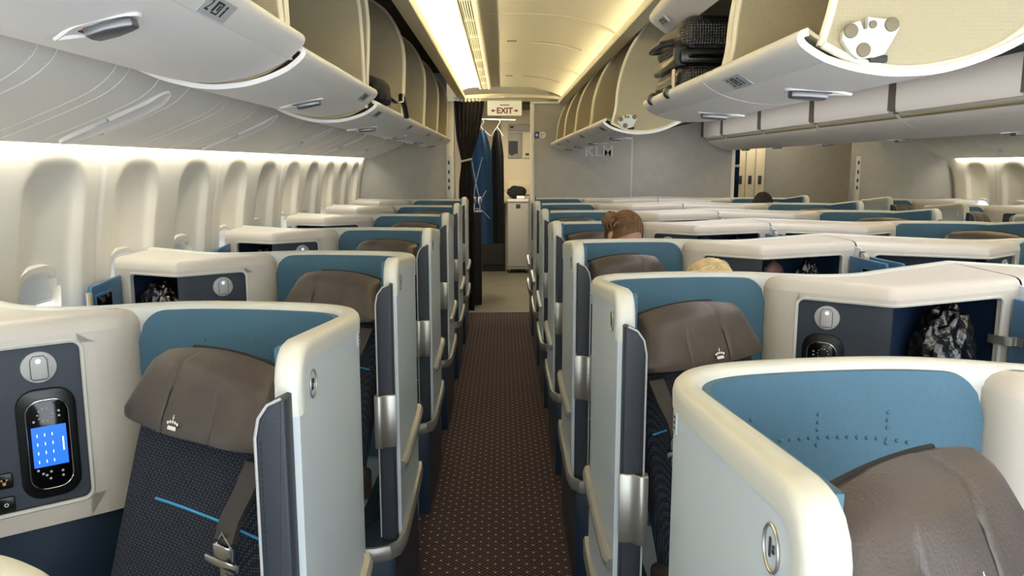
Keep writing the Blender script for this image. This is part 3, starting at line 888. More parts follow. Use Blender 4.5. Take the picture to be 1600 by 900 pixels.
def seat_spec(m, full=True):
    T = seat_frame()
    mk = lambda g, mt, nm, **k: g.mesh(nm, mt, m, **k)
    lean = 0.30
    qf = lambda z: 0.0 + (1.05 - z) * lean          # front face of the backrest
    # backrest
    g = G(); rows = []
    npp, nzz = 14, 12
    loops = []
    for i in range(nzz + 1):
        z = 0.44 + (1.085 - 0.44) * i / nzz
        e = min(1.0, 0.85 + 0.15 * min(i, nzz - i) / 2)
        row = []
        for k in range(28):
            a = 2 * pi * k / 28
            ca, sa = cos(a), sin(a)
            px = 0.210 * (abs(ca) ** 0.45) * (1 if ca > 0 else -1)
            qy = (0.055 if sa > 0 else 0.035) * (abs(sa) ** 0.6) * (1 if sa > 0 else -1)
            hollow = -0.012 * max(0, sa) * (1 - (px / 0.225) ** 2)
            row.append((0.010 + px * (0.985 if i in (0, nzz) else 1), qf(z) - 0.055 + qy * e + hollow, z))
        rows.append(row)
    g.grid(rows, cv=True, T=T)
    o = len(g.V) - 28; g.F.append(tuple(range(o, o + 28))); g.F.append(tuple(range(28))[::-1])
    backrest = mk(g, 'fabric', 'backrest')
    # headrest pillow
    SEAM = [0.055, -0.075]
    cols = sorted(set([round(-1 + 2 * i / 26, 4) for i in range(27)] + [round((s_ + d) / 0.215, 4) for s_ in SEAM for d in (-0.006, -0.003, 0, 0.003, 0.006)]))
    nz = 10; fr = []; bk = []
    for i in range(nz + 1):
        f = i / nz; r1 = []; r2 = []
        for c in cols:
            half = 0.222 - 0.055 * max(0, (f - 0.16) / 0.84) ** 0.9 - 0.012 * max(0, (0.16 - f) / 0.16)
            p = c * half
            zt = 1.168 + 0.016 * (1 - c * c); zb = 1.030 + 0.010 * c * c
            z = zb + (zt - zb) * f
            edge = (1 - abs(c) ** 5) * (1 - (2 * f - 1) ** 6)
            groove = sum((0.007 if s_ > 0 else 0.004) * exp(-((p - s_) / 0.0028) ** 2) for s_ in SEAM)
            fold = 0.003 * sin(34 * p + 3 * f)
            q = qf(z) + 0.002 + 0.050 * edge ** 0.5 - groove * edge - 0.018 * f + fold * edge
            r1.append((p, q, z)); r2.append((p * 0.97, qf(z) - 0.045 + 0.02 * (1 - edge), z))
        fr.append(r1); bk.append(r2)
    g = G(); loops = []
    for i in range(nz + 1):
        loops.append(fr[i] + bk[i][::-1])
    g.grid(loops, cv=True, T=T)
    n = len(loops[0]); o0 = 0; oN = nz * n; h = n // 2
    for j in range(h - 1):
        g.F.append((o0 + j, o0 + n - 1 - j, o0 + n - 2 - j, o0 + j + 1))
        g.F.append((oN + j, oN + j + 1, oN + n - 2 - j, oN + n - 1 - j))
    headrest = mk(g, 'leather', 'headrest', angle=55)
    def face_q(p, z):
        best = None
        for r in fr:
            for q in r:
                d = (q[0] - p) ** 2 + (q[2] - z) ** 2
                if best is None or d < best[0]: best = (d, q[1])
        return best[1]
    kids = []
    zc = 1.068
    pc = 0.012
    q0 = face_q(pc, zc)
    up = Vector((0, -0.32, 1)).normalized()
    FT = T @ frame((pc, q0 + 0.0015, zc), (1, 0, 0), up, (0, 1, 0.32))
    g = G()
    for x, y, r in CROWN: g.add(*disc(x, y, r), T=FT)
    g.add([(-0.012, -0.0085, 0.001), (0.012, -0.0085, 0.001), (0.0115, -0.0015, 0.001), (-0.0115, -0.0015, 0.001)], [(0, 1, 2, 3)], FT)
    g.add([(-0.0009, 0.009, 0.001), (0.0009, 0.009, 0.001), (0.0009, 0.019, 0.001), (-0.0009, 0.019, 0.001)], [(0, 1, 2, 3)], FT)
    crown = mk(g, 'white', 'crown_emblem', fix=False)
    g = G()
    for s_ in SEAM[:1]:
        pts = [(s_, face_q(s_, 1.033 + 0.145 * k / 9) + 0.0004, 1.033 + 0.145 * k / 9) for k in range(10)]
        g.tube(pts, 0.0021, 6, T=T)
    seam = mk(g, 'seam', 'seam')
    pts = [(-0.160 + 0.26 * k / 12, qf(1.18) - 0.030, 1.168 + 0.014 * (1 - (2 * (k * 0.8) / 12 - 1) ** 2)) for k in range(13)]
    zipper = mk(G().tube(pts, 0.0048, 8, T=T), 'seam', 'zipper')
    spec = [('backrest', backrest), ('headrest', headrest, [('crown_emblem', crown, None, 'white crown emblem'), ('seam', seam), ('zipper', zipper)])]
    # seat cushion and leg rest, base
    spec.append(('seat_cushion', mk(G().box((-0.235, 0.14, 0.40), (0.235, 0.62, 0.515), 0.035, 4, T=T), 'fabric', 'seat_cushion')))
    spec.append(('leg_rest', mk(G().box((-0.22, 0.585, 0.14), (0.22, 0.655, 0.47), 0.025, 3, T=T), 'fabric', 'leg_rest')))
    spec.append(('seat_base', mk(G().box((-0.20, -0.02, 0.0), (0.20, 0.55, 0.41), 0.01, 2, T=T), 'navy', 'seat_base')))
    if not full: return spec
    # cyan accent stripe on the backrest
    g = G().box((-0.215, -0.0115, -0.0022), (0.085, -0.0085, 0.0022), T=T @ Matrix.Translation((0, qf(0.905) + 0.0, 0.905)))
    pts = [(-0.20 + 0.30 * k / 12, qf(0.905) + 0.0015 - 0.012 * (1 - ((-0.20 + 0.30 * k / 12) / 0.225) ** 2), 0.905) for k in range(13)]
    spec.append(('accent_stripe', mk(G().tube(pts, 0.0026, 6, T=T), 'stripe', 'accent_stripe'), None, 'thin light blue stripe'))
    # arm pad between seat and aisle panel
    spec.append(('armrest', mk(G().box((-0.222, 0.06, 0.50), (-0.182, 0.40, 0.60), 0.016, 3, T=T), 'leather', 'armrest')))
    # shoulder belt: padded sleeve, buckle, webbing
    def ribbon(pts, wd, th):
        rows = []
        for p in pts:
            rows.append([(p[0] - wd / 2, p[1], p[2]), (p[0] + wd / 2, p[1], p[2]), (p[0] + wd / 2, p[1] + th, p[2]), (p[0] - wd / 2, p[1] + th, p[2])])
        g = G(); g.grid(rows, cv=True, T=T); n = len(rows) * 4
        g.F.append((3, 2, 1, 0)); g.F.append((n - 4, n - 3, n - 2, n - 1)); return g
    bp = -0.158
    sl = ribbon([(bp - 0.02, qf(1.03) + 0.01, 1.03), (bp - 0.015, qf(0.99) + 0.022, 0.985), (bp, qf(0.94) + 0.026, 0.94), (bp + 0.003, qf(0.9) + 0.026, 0.905)], 0.046, 0.010)
    bz = 0.885
    bk_ = G().box((bp - 0.022, qf(bz) + 0.024, bz - 0.012), (bp + 0.026, qf(bz) + 0.036, bz + 0.014), 0.003, T=T)
    bk_.tube([(bp - 0.018, qf(bz) + 0.03, bz + 0.012), (bp + 0.002, qf(bz) + 0.032, bz + 0.036), (bp + 0.022, qf(bz) + 0.03, bz + 0.012)], 0.003, 6, T=T)
    tg = G().box((bp - 0.016, qf(bz) + 0.026, bz - 0.055), (bp + 0.018, qf(bz) + 0.030, bz - 0.012), 0.001, T=T)
    tg.box((bp - 0.030, qf(bz) + 0.022, bz - 0.030), (bp + 0.055, qf(bz) + 0.034, bz - 0.014), 0.004, T=T)
    wb = ribbon([(bp + 0.0, qf(0.83) + 0.026, 0.835), (bp + 0.006, qf(0.78) + 0.036, 0.78), (bp + 0.018, qf(0.70) + 0.052, 0.70), (bp + 0.022, qf(0.62) + 0.06, 0.61), (bp + 0.0, 0.26, 0.535), (bp - 0.05, 0.28, 0.522)], 0.044, 0.004)
    spec.append(('belt', mk(wb, 'belt', 'belt'), [('belt_sleeve', mk(sl, 'beltpad', 'belt_sleeve')), ('buckle', mk(bk_, 'chrome', 'buckle')), ('tongue', mk(tg, 'chrome', 'tongue'))]))
    return spec


def disc(x, y, r, n=12, h=0.001):
    return [(x + r * cos(2 * pi * k / n), y + r * sin(2 * pi * k / n), h) for k in range(n)], [tuple(range(n))]


def shell_spec(m, w_, badge=None):
    P = suite_path(w_); N = normals(P)
    mk = lambda g, mt, nm, **k: g.mesh(nm, mt, m, **k)
    # full outer path including the rounded front top corner
    st = []
    for v, z in ((-0.52, 1.185), (-0.5185, 1.205), (-0.512, 1.225), (-0.499, 1.241), (-0.480, 1.251)):
        st.append((Vector((0, v)), Vector((1, 0)), 0.40, z - 0.012))
    for p, nrm in zip(P, N):
        st.append((p, nrm, 0.40 if (p.y < 0.03 and p.x < 0.02) else 0.14, top_z(p.x, p.y) - 0.012))
    # aisle skin (up to the corner) and rear shell
    ic = next(i for i, s_ in enumerate(st) if s_[0].x > 0.05)
    skin = wall_ribbon(st[:ic + 1], 0, 0.036)
    # pocket slot for the sliding door: dark inset at the front end
    rear = wall_ribbon(st[ic:], 0, 0.036)
    spec = []
    # rim: swept cap
    path = []
    for v, z in ((-0.522, 1.150), (-0.522, 1.180), (-0.5205, 1.205), (-0.514, 1.225), (-0.500, 1.242), (-0.480, 1.2525)):
        path.append((Vector((0.018, v, z)), Vector((1, 0, 0))))
    for p, nrm in zip(P, N):
        c = p + nrm * 0.018
        path.append((Vector((c.x, c.y, top_z(p.x, p.y))), Vector((nrm.x, nrm.y, 0))))
    prof = [(-0.0205, -0.034), (-0.0215, -0.014), (-0.0195, -0.0055), (-0.014, 0.0), (0.0, 0.001), (0.014, 0.0), (0.0195, -0.0055), (0.0215, -0.014), (0.0205, -0.034)]
    rows = []
    for i, (c, nv) in enumerate(path):
        t = (path[min(i + 1, len(path) - 1)][0] - path[max(i - 1, 0)][0]).normalized()
        b = t.cross(nv)
        b = -b if b.dot(Vector((0, -0.3, 1))) < 0 else b
        b.normalize()
        rows.append([c + nv * a + b * h for a, h in prof])
    g = G(); g.grid(rows, cv=True); n = len(prof); nn = len(g.V)
    g.F.append(tuple(range(n))[::-1]); g.F.append(tuple(range(nn - n, nn)))
    rim = mk(g, 'rim', 'rim', angle=50)
    kids = []
    # badge ring + number plate tag
    g = G().tube([(-0.0015, -0.435 + 0.0195 * cos(2 * pi * k / 28), 1.178 + 0.0225 * sin(2 * pi * k / 28)) for k in range(28)], 0.0017, 6, closed=True)
    ring = mk(g, 'metal', 'badge_ring')
    g = G().box((-0.0012, -0.035, 1.145), (0.001, -0.015, 1.178), 0.0004)
    placard = mk(g, 'lightgrey', 'placard')
    g = G()
    for q in range(3): g.box((-0.0018, -0.030, 1.151 + 0.008 * q), (0, -0.021, 1.155 + 0.008 * q))
    placard_print = mk(g, 'ink', 'placard_print')
    sk = mk(skin, 'panel', 'aisle_panel', angle=40)
    spec.append(('aisle_panel', sk, [('badge_ring', ring), ('placard', placard, [])]))
    spec.append(('rear_shell', mk(rear, 'panel', 'rear_shell', angle=40)))
    spec.append(('rim', rim, None, 'cream rounded top rim'))
    # blue lining
    ls = []
    end_i = max(i for i, p in enumerate(P) if p.x < 0.555)
    for i in range(0, end_i + 1):
        p = P[i]; d = (P[end_i] - p).length
        zt = top_z(p.x, p.y) - 0.013
        if d < 0.07 and p.x > 0.3: zt -= 0.07 - math.sqrt(max(0, 0.07 ** 2 - (0.07 - d) ** 2))
        ls.append((p, N[i], 0.42, zt))
    lining = wall_ribbon(ls, 0.0362, 0.052)
    kid = []
    g = G()
    Ln = [p + nrm * 0.0525 for p, nrm in zip(P, N)]
    S, f, tn = arcmap(Ln)
    s0 = S[next(i for i, p in enumerate(P) if p.x > 0.02 and p.y > 0)]
    dots = []
    for s_ in (s0 + 0.10, s0 + 0.22, s0 + 0.34):
        for z in (1.127, 1.114, 1.101, 1.075): dots.append((s_, z))
    for k in range(20): dots.append((s0 + 0.055 + 0.0168 * k, 1.088 - 0.012 * abs((k - 9.5) / 9.5) ** 2))
    for s_, z in dots:
        c = f(s_); t_ = tn(s_); nv = Vector((t_.y, -t_.x, 0))
        Tm = frame((c.x, c.y, z), (t_.x, t_.y, 0), (0, 0, 1), nv)
        g.add(*cone(0.0042, 0.0022), T=Tm)
    dm = mk(g, 'lining', 'tuft_dots')
    spec.append(('lining', mk(lining, 'lining', 'lining', angle=50), [('tuft_dots', dm)]))
    # sliding door leaf: padded leading edge in the pocket
    g = G()
    pol = [(0.010, 0.395), (0.052, 0.40), (0.056, 0.42), (0.056, 1.13), (0.050, 1.160), (0.036, 1.180), (0.016, 1.190), (0.010, 1.188)]
    Td = frame((0, -0.562, 0), (1, 0, 0), (0, 0, 1), (0, -1, 0))
    g.prism(pol, -0.045, 0.0, 0.006, Td, 3)
    dl = mk(g, 'padded', 'door_leaf')
    g = G().tube([(0.0565, -0.5605, 0.42), (0.0565, -0.5605, 1.13), (0.0505, -0.5605, 1.160), (0.0365, -0.5605, 1.1805), (0.016, -0.5605, 1.1905)], 0.0024, 6)
    pip = mk(g, 'lightgrey', 'door_piping')
    g = G()
    for k in range(70): g.box((0.0475, -0.5628, 0.43 + 0.010 * k), (0.0485, -0.5618, 0.436 + 0.010 * k))
    sti = mk(g, 'seam', 'stitching')
    # latch bracket wrapping the leading edge
    g = G()
    pr = [(0.004, -0.566), (0.020, -0.571), (0.032, -0.571), (0.040, -0.580), (0.052, -0.586), (0.064, -0.582), (0.066, -0.556), (0.060, -0.556), (0.058, -0.572), (0.048, -0.576), (0.036, -0.562), (0.004, -0.560)]
    g.prism(pr, 0.705, 0.865, 0.003)
    lt = mk(g, 'metal', 'door_latch', angle=50)
    spec.append(('sliding_door', dl, [('door_piping', pip), ('stitching', sti), ('door_latch', lt, [], 'satin metal pull')]))
    # handrail and lower bumper rail
    def bar(pts, hh, th):
        rows = []
        for i, p in enumerate(pts):
            p = Vector(p); a = Vector(pts[max(0, i - 1)]); b = Vector(pts[min(len(pts) - 1, i + 1)])
            d = (b - a); d = Vector((d.x, d.y)).normalized(); nv = Vector((-d.y, d.x, 0)) * -1
            rows.append([p + Vector((0, 0, -hh)), p + nv * th * 0.7 + Vector((0, 0, -hh)), p + nv * th + Vector((0, 0, -hh * 0.5)), p + nv * th + Vector((0, 0, hh * 0.5)), p + nv * th * 0.7 + Vector((0, 0, hh)), p + Vector((0, 0, hh))])
        g = G(); g.grid(rows, cv=True); n = len(g.V)
        g.F.append((5, 4, 3, 2, 1, 0)); g.F.append(tuple(range(n - 6, n))); return g
    hr = bar([(0.004, -0.03, 0.655), (-0.001, -0.045, 0.650), (-0.001, -0.12, 0.640), (-0.001, -0.30, 0.630), (-0.001, -0.50, 0.628), (0.004, -0.515, 0.628)], 0.014, 0.020)
    spec.append(('handrail', mk(hr, 'champ', 'handrail', angle=30)))
    lr = bar([(0.002, -0.02, 0.425), (0.0, -0.05, 0.410), (0.0, -0.20, 0.400), (0.0, -0.52, 0.395), (0.008, -0.575, 0.395), (0.030, -0.605, 0.395), (0.070, -0.62, 0.395), (0.15, -0.622, 0.395)], 0.022, 0.016)
    spec.append(('bumper_rail', mk(lr, 'champ', 'bumper_rail', angle=30)))
    # navy plinth below the aisle panel, with vent hatch
    g = G().prism([(0.012, -0.60), (0.012, 0.03), (0.05, 0.09), (0.15, 0.12), (0.15, -0.615), (0.03, -0.612)], 0.0, 0.405, 0.004)
    pl = mk(g, 'navy', 'plinth')
    g = G().box((0.008, -0.20, 0.30), (0.014, -0.12, 0.36), 0.002)
    spec.append(('plinth', pl, [('hatch', mk(g, 'black', 'hatch'))]))
    return spec, (placard_print,)


def cone(r, h, n=8):
    V = [(r * cos(2 * pi * k / n), r * sin(2 * pi * k / n), 0) for k in range(n)] + [(0.5 * r * cos(2 * pi * k / n), 0.5 * r * sin(2 * pi * k / n), h) for k in range(n)]
    return V, [(k, (k + 1) % n, n + (k + 1) % n, n + k) for k in range(n)] + [tuple(range(n, 2 * n))]


def badge_mesh(num, m):
    rt = Vector((0, -1, 0)) if m > 0 else Vector((0, 1, 0))
    T = frame((-0.0015 * m, -0.435, 1.178), rt, (0, 0, 1), (-m, 0, 0))
    g = G().text(num[0], 0.026, T @ Matrix.Translation((-0.0035, -0.001, 0)), 0.0005, 0.0006)
    g.text(num[1], 0.013, T @ Matrix.Translation((0.006, 0.004, 0)), 0.0005)
    return g.mesh('badge_number', 'ink', fix=False)


def console_spec(m, w_, full=True, divider=False):
    mk = lambda g, mt, nm, **k: g.mesh(nm, mt, m, **k)
    Pf = front_path(w_)
    S, f, tn = arcmap(Pf)
    Sb = S[9]; Se = S[-1]
    P = suite_path(w_); N = normals(P)
    # back edge of the console top follows the inside of the rear shell
    inner = [p + n_ * 0.037 for p, n_ in zip(P, N) if p.x > 0.52]
    inner = [p for p in inner if p.x < w_ - 0.006] + [inner[-1] + (inner[-2] - inner[-1]).normalized() * max(0.0, (inner[-1].x - w_ + 0.003) / max(0.2, (inner[-1] - inner[-2]).normalized().x))]
    Sb2, fb, _ = arcmap(inner)
    # body: front face as frame around the opening, top, sides
    s0, s1 = S[6] + (0.008 if w_ > 1.1 else 0.026), Se - 0.066
    zo0, zo1, rr = 0.798, 1.157, 0.022
    spec = []
    def nrm(s):
        if s > Se - 1e-4: return Vector((0, 1))
        a_, b_ = max(0.0, s - 0.03), min(Se, s + 0.03)
        t_ = (f(b_) - f(a_)).normalized(); return Vector((-t_.y, t_.x))      # into the console
    # samples along the front
    ss = sorted(set(S[:7] + [Sb - 0.02, Sb, Sb + 0.02, Se] + [s0 + (s1 - s0) * k / 16 for k in range(17)]))
    g = G()
    # lower band, upper band and side stiles as one ring of quads in (s, z)
    inner_loop = []
    for k in range(6):
        a = pi / 2 * k / 5; inner_loop.append((s0 + rr - rr * cos(a), zo1 - rr + rr * sin(a)))
    top_s = [s_ for s_ in ss if s0 + rr < s_ < s1 - rr]
    inner_loop += [(s_, zo1) for s_ in top_s]
    for k in range(6):
        a = pi / 2 * k / 5; inner_loop.append((s1 - rr + rr * sin(a), zo1 - rr + rr * cos(a)))
    for k in range(6):
        a = pi / 2 * k / 5; inner_loop.append((s1 - rr + rr * cos(a), zo0 + rr - rr * sin(a)))
    inner_loop += [(s_, zo0) for s_ in top_s[::-1]]
    for k in range(6):
        a = pi / 2 * k / 5; inner_loop.append((s0 + rr - rr * sin(a), zo0 + rr - rr * cos(a)))
    zlo, zhi = 0.755, 1.172
    outer_loop = []
    for s_, z in inner_loop:
        if abs(z - zo1) < 1e-6 or (z > zo1 - rr and s0 + rr * .3 < s_ < s1 - rr * .3): outer_loop.append((s_, zhi))
        elif abs(z - zo0) < 1e-6 or (z < zo0 + rr and s0 + rr * .3 < s_ < s1 - rr * .3): outer_loop.append((s_, zlo))
        elif s_ < (s0 + s1) / 2: outer_loop.append((S[6], min(max(z, zlo), zhi)))
        else: outer_loop.append((Se, min(max(z, zlo), zhi)))
    def pt(s_, z, dep=0.0):
        c = f(s_) + nrm(s_) * dep; return (c.x, c.y, z)
    g.grid([[pt(*q) for q in outer_loop], [pt(*q) for q in inner_loop], [pt(q[0], q[1], 0.006) for q in inner_loop], [pt(q[0], q[1], 0.02) for q in inner_loop]], cv=True)
    # fill the corners left by the ring: full-height columns at both ends
    g.grid([[pt(a, zlo), pt(a, zhi)] for a in S[:7]])
    for (sa, sb) in ((S[6], s0 + rr * .35), (s1 - rr * .35, Se)):
        for z0_, z1_ in ((zlo, zo0 + rr * 0.35), (zo1 - rr * 0.35, zhi)):
            g.add([pt(sa, z0_), pt(sb, z0_), pt(sb, z1_), pt(sa, z1_)], [(0, 1, 2, 3)])
    # rounded upper edge and top surface
    ss2 = [Se * k / 40 for k in range(41)] + S[:]
    ss2 = sorted(set(round(x, 5) for x in ss2))
    rows = []
    for z, dep in ((zhi, 0), (1.186, 0.003), (1.197, 0.010), (1.204, 0.024), (1.2065, 0.05)):
        rows.append([pt(s_, z, dep) for s_ in ss2])
    b = [fb(Sb2[-1] * s_ / Se) for s_ in ss2]
    rows.append([(q.x, q.y, 1.2065) for q in b])
    rows.append([(q.x, q.y, 0.755) for q in b])
    rows.append([pt(s_, zlo, 0) for s_ in ss2])
    g.grid(rows)
    e = f(Se); q = b[-1]
    g.add([(e.x, e.y, zlo), (q.x, q.y, zlo), (q.x, q.y, 1.2065), (e.x, e.y, zhi)], [(0, 1, 2, 3)])
    spec_body = ('console_body', mk(g, 'console', 'console_body', angle=38, fix=False))
    # bezel around the opening
    g = G().tube([pt(s_, z, 0.002) for s_, z in inner_loop], 0.005, 6, closed=True)
    bezel = mk(g, 'rim', 'bezel')
    # control panel (left leaf) and cubby (right leaf)
    g = G(); pa = [s_ for s_ in ss if s0 - 0.01 <= s_ <= Sb] ; pa = sorted(set([s0 - 0.012] + pa))
    rows = []
    for s_ in pa:
        rows.append([pt(s_, zo0 - 0.01, 0.013), pt(s_, zo1 + 0.01, 0.013), pt(s_, zo1 + 0.01, 0.03), pt(s_, zo0 - 0.01, 0.03)])
    g.grid(rows, cv=True); cpan = mk(g, 'slate', 'control_panel')
    n2 = nrm(Sb + 0.1); t2 = tn(Sb + 0.1); pb = f(Sb + 0.004) + n2 * 0.013; L2 = s1 - Sb + 0.01
    Tc = frame((pb.x, pb.y, 0), (t2.x, t2.y, 0), (n2.x, n2.y, 0), (0, 0, 1))
    D = 0.15
    g = G(); a, bb, c, d = zo0 - 0.006, zo1 + 0.006, 0.0, L2
    dl = D * 0.75
    g.add([(c, 0, a), (d, 0, a), (d, D, a), (c + 0.02, dl, a), (c, 0, bb), (d, 0, bb), (d, D, bb), (c + 0.02, dl, bb)], [(0, 1, 2, 3), (4, 5, 6, 7), (1, 2, 6, 5), (2, 3, 7, 6), (3, 0, 4, 7)], Tc)
    cub = mk(g, 'cubby', 'cubby', fix=False)
    spec.append((spec_body[0], spec_body[1], [('bezel', bezel)]))
    spec.append(('cubby', cub))
    # reading lamp
    def on_panel(s_, z, h=0.013):
        t_ = tn(s_); nv = -nrm(s_)
        c = pt(s_, z, h); return frame(c, (t_.x, t_.y, 0), (0, 0, 1), (nv.x, nv.y, 0))
    sl = s0 + 0.082
    Tl = on_panel(sl, 1.106)
    g = G().prism([(0.034 * cos(2 * pi * k / 32), 0.034 * sin(2 * pi * k / 32)) for k in range(32)], -0.004, 0.006, 0.003, Tl)
    lamp = mk(g, 'lightgrey', 'reading_lamp')
    lk = []
    cap = [(-0.016, -0.022), (-0.012, -0.026), (0.012, -0.026), (0.016, -0.022), (0.016, 0.016), (0.010, 0.025), (-0.010, 0.025), (-0.016, 0.016)]
    g = G().prism(cap, 0.006, 0.009, 0.0015, Tl); lk.append(('lamp_head', mk(g, 'lightgrey', 'lamp_head')))
    g = G().tube([Tl @ Vector((x, y, 0.0085)) for x, y in cap], 0.0009, 5, closed=True); lk.append(('lamp_outline', mk(g, 'ink', 'lamp_outline')))
    g = G(); g.add(*disc(0.001, 0.014, 0.005, 12, 0.0096), T=Tl); lk.append(('lamp_led', mk(g, 'led', 'lamp_led', fix=False)))
    ck = [('reading_lamp', lamp)] + lk
    if full:
        Th = on_panel(sl - 0.006, 0.938) @ Matrix.Diagonal((1.08, 1.08, 1, 1))
        def rrect(hw, hh, r): return [(x, y) for x, y in ring_pts(hw, hh, r, 5)]
        g = G().prism(rrect(0.052, 0.112, 0.036), -0.004, 0.010, 0.004, Th)
        dock = mk(g, 'black', 'handset_dock')
        hk = []
        g = G().prism(rrect(0.036, 0.090, 0.026), 0.010, 0.015, 0.002, Th); hk.append(('handset', mk(g, 'blackgloss', 'handset')))
        g = G().tube([Th @ Vector((x, y, 0.0145)) for x, y in rrect(0.037, 0.091, 0.027)], 0.0013, 6, closed=True); hk.append(('handset_trim', mk(g, 'chrome', 'handset_trim')))
        g = G().box((-0.030, -0.044, 0.014), (0.030, 0.038, 0.0157), T=Th); hk.append(('handset_screen', mk(g, 'screen', 'handset_screen')))
        g = G()
        for i in range(3):
            for j in range(4): g.box((-0.006 + 0.013 * i, -0.036 + 0.018 * j, 0.0157), (-0.0045 + 0.013 * i, -0.030 + 0.018 * j, 0.0161), T=Th)
        g.box((-0.0245, -0.016, 0.0157), (-0.022, 0.012, 0.0161), T=Th)
        hk.append(('screen_icons', mk(g, 'glyph', 'screen_icons')))
        g = G()
        for i in range(10): g.box((0.004 + 0.013 * cos(i * pi / 5) - 0.0012, 0.062 + 0.013 * sin(i * pi / 5) - 0.0012, 0.015), (0.004 + 0.013 * cos(i * pi / 5) + 0.0012, 0.062 + 0.013 * sin(i * pi / 5) + 0.0012, 0.0158), T=Th)
        for x, y in ((-0.02, 0.066), (-0.02, 0.056), (0.024, 0.05), (-0.018, -0.058), (-0.018, -0.068), (0.002, -0.056), (0.01, -0.062), (0.004, -0.07), (0.016, -0.058), (0.024, -0.05)):
            g.cyl(Th @ Vector((x, y, 0.015)), (Th.to_3x3() @ Vector((0, 0, 1))), 0.0026, 0.0008, 8)
        hk.append(('handset_keys', mk(g, 'lightgrey', 'handset_keys')))
        ck.append(('handset_dock', dock, None, 'black handset with lit blue screen'))
        spec_h = hk
        # two square buttons further along
        for zb, ic in ((0.868, 0), (0.816, 1)):
            Tb = on_panel(sl + 0.082, zb + 0.004)
            g = G().prism(rrect(0.0165, 0.0165, 0.005), -0.003, 0.006, 0.002, Tb)
            bt_ = mk(g, 'black', 'seat_button')
            g = G()
            if ic == 0: g.add([(-0.008, 0.004, 0.0063), (0, -0.003, 0.0063), (0.008, 0.004, 0.0063), (0.003, 0.005, 0.0063), (0.003, -0.008, 0.0063), (-0.003, -0.008, 0.0063), (-0.003, 0.005, 0.0063)], [(0, 1, 6), (1, 2, 3), (3, 4, 5, 6)], Tb)
            else: g.tube([Tb @ Vector((0.0035 * cos(k * pi / 5), 0.0035 * sin(k * pi / 5), 0.0062)) for k in range(10)], 0.0009, 5, closed=True)
            hk.append(('seat_button', bt_)); hk.append(('button_icon', mk(g, 'gold' if ic == 0 else 'white', 'button_icon', fix=False)))
        ck[-1] = ('handset_dock', dock, None, 'black handset dock')
        spec.append(('control_panel', cpan, ck + hk))
    else:
        spec.append(('control_panel', cpan, ck))
    # cupboard door standing open at the outer end, with mirror and hinge arm
    he = f(Se - 0.03); ang = radians(-90 + 8)
    dx, dy = (cos(ang), sin(ang)) if divider else (cos(radians(-97)), sin(radians(-97)))
    if divider: dx, dy = cos(radians(-84)), sin(radians(-84))
    Tdoor = frame((he.x, he.y - 0.012, 0), (dx, dy, 0), (0, 0, 1), Vector((dx, dy, 0)).cross(Vector((0, 0, 1))))
    g = G().prism([(0.0, 0.82), (0.255, 0.82), (0.265, 0.83), (0.265, 1.135), (0.255, 1.148), (0.0, 1.150)], -0.007, 0.007, 0.003, Tdoor)
    dk = []
    for side_ in (-1, 1):
        pass
    zf = -1 if (Tdoor.to_3x3() @ Vector((0, 0, 1))).x > 0 else 1
    g2 = G().box((0.105, 0.845, 0.007 * zf), (0.245, 1.118, 0.0105 * zf), 0.001, T=Tdoor); dk.append(('mirror_frame', mk(g2, 'doorblue', 'mirror_frame')))
    g2 = G().box((0.113, 0.853, 0.0100 * zf), (0.237, 1.110, 0.0116 * zf), T=Tdoor); dk.append(('mirror', mk(g2, 'mirror', 'mirror')))
    g2 = G().tube([Tdoor @ Vector((0.268, 0.84, 0)), Tdoor @ Vector((0.268, 1.13, 0))], 0.0095, 8); dk.append(('door_edge', mk(g2, 'tan', 'door_edge')))
    q0 = f(s1 - 0.012) + n2 * 0.03; q1 = Tdoor @ Vector((0.03, 1.03, 0.009 * zf)); q2 = Tdoor @ Vector((0.055, 1.03, 0.009 * zf))
    mid = f(s1 - 0.01) - n2 * 0.012
    rows = []
    for p in catmull([(q0.x, q0.y), (mid.x, mid.y), ((mid.x + q1.x) / 2, (mid.y + q1.y) / 2 - 0.006), (q1.x, q1.y), (q2.x, q2.y)], 4):
        rows.append([(p.x, p.y - 0.002, 1.018), (p.x, p.y - 0.002, 1.044), (p.x, p.y + 0.003, 1.044), (p.x, p.y + 0.003, 1.018)])
    g2 = G(); g2.grid(rows, cv=True); g2.F.append((3, 2, 1, 0)); g2.F.append(tuple(range(len(g2.V) - 4, len(g2.V))))
    dk.append(('hinge_arm', mk(g2, 'metal', 'hinge_arm')))
    spec.append(('cupboard_door', mk(g, 'doorblue', 'cupboard_door'), dk))
    # navy plinth under the console
    poly = [(p.x + 0.005, p.y + 0.02) for p in Pf] + [(q.x, q.y) for q in inner[::-1]]
    g = G().prism(poly, 0.0, 0.756); spec.append(('plinth', mk(g, 'navy', 'plinth')))
    if divider:
        g = G().box((w_ - 0.008, -0.02, 0.80), (w_ + 0.004, 0.46, 1.185), 0.004)
        dv = mk(g, 'panel', 'divider')
        g = G().prism([(-0.035, 1.02), (-0.020, 1.02), (-0.020, 1.172), (-0.035, 1.172)], w_ - 0.010, w_ + 0.006, T=frame((0, 0, 0), (0, 1, 0), (0, 0, 1), (1, 0, 0)))
        ds = mk(g, 'black', 'divider_slot')
        g = G().prism([(-0.075, 1.05), (-0.030, 1.04), (-0.030, 1.168), (-0.060, 1.168), (-0.075, 1.155)], w_ - 0.012, w_ + 0.008, 0.003, T=frame((0, 0, 0), (0, 1, 0), (0, 0, 1), (1, 0, 0)))
        dt = mk(g, 'tan', 'divider_tab')
        spec.append(('divider', dv, [('divider_slot', ds), ('divider_tab', dt)]))
    return spec


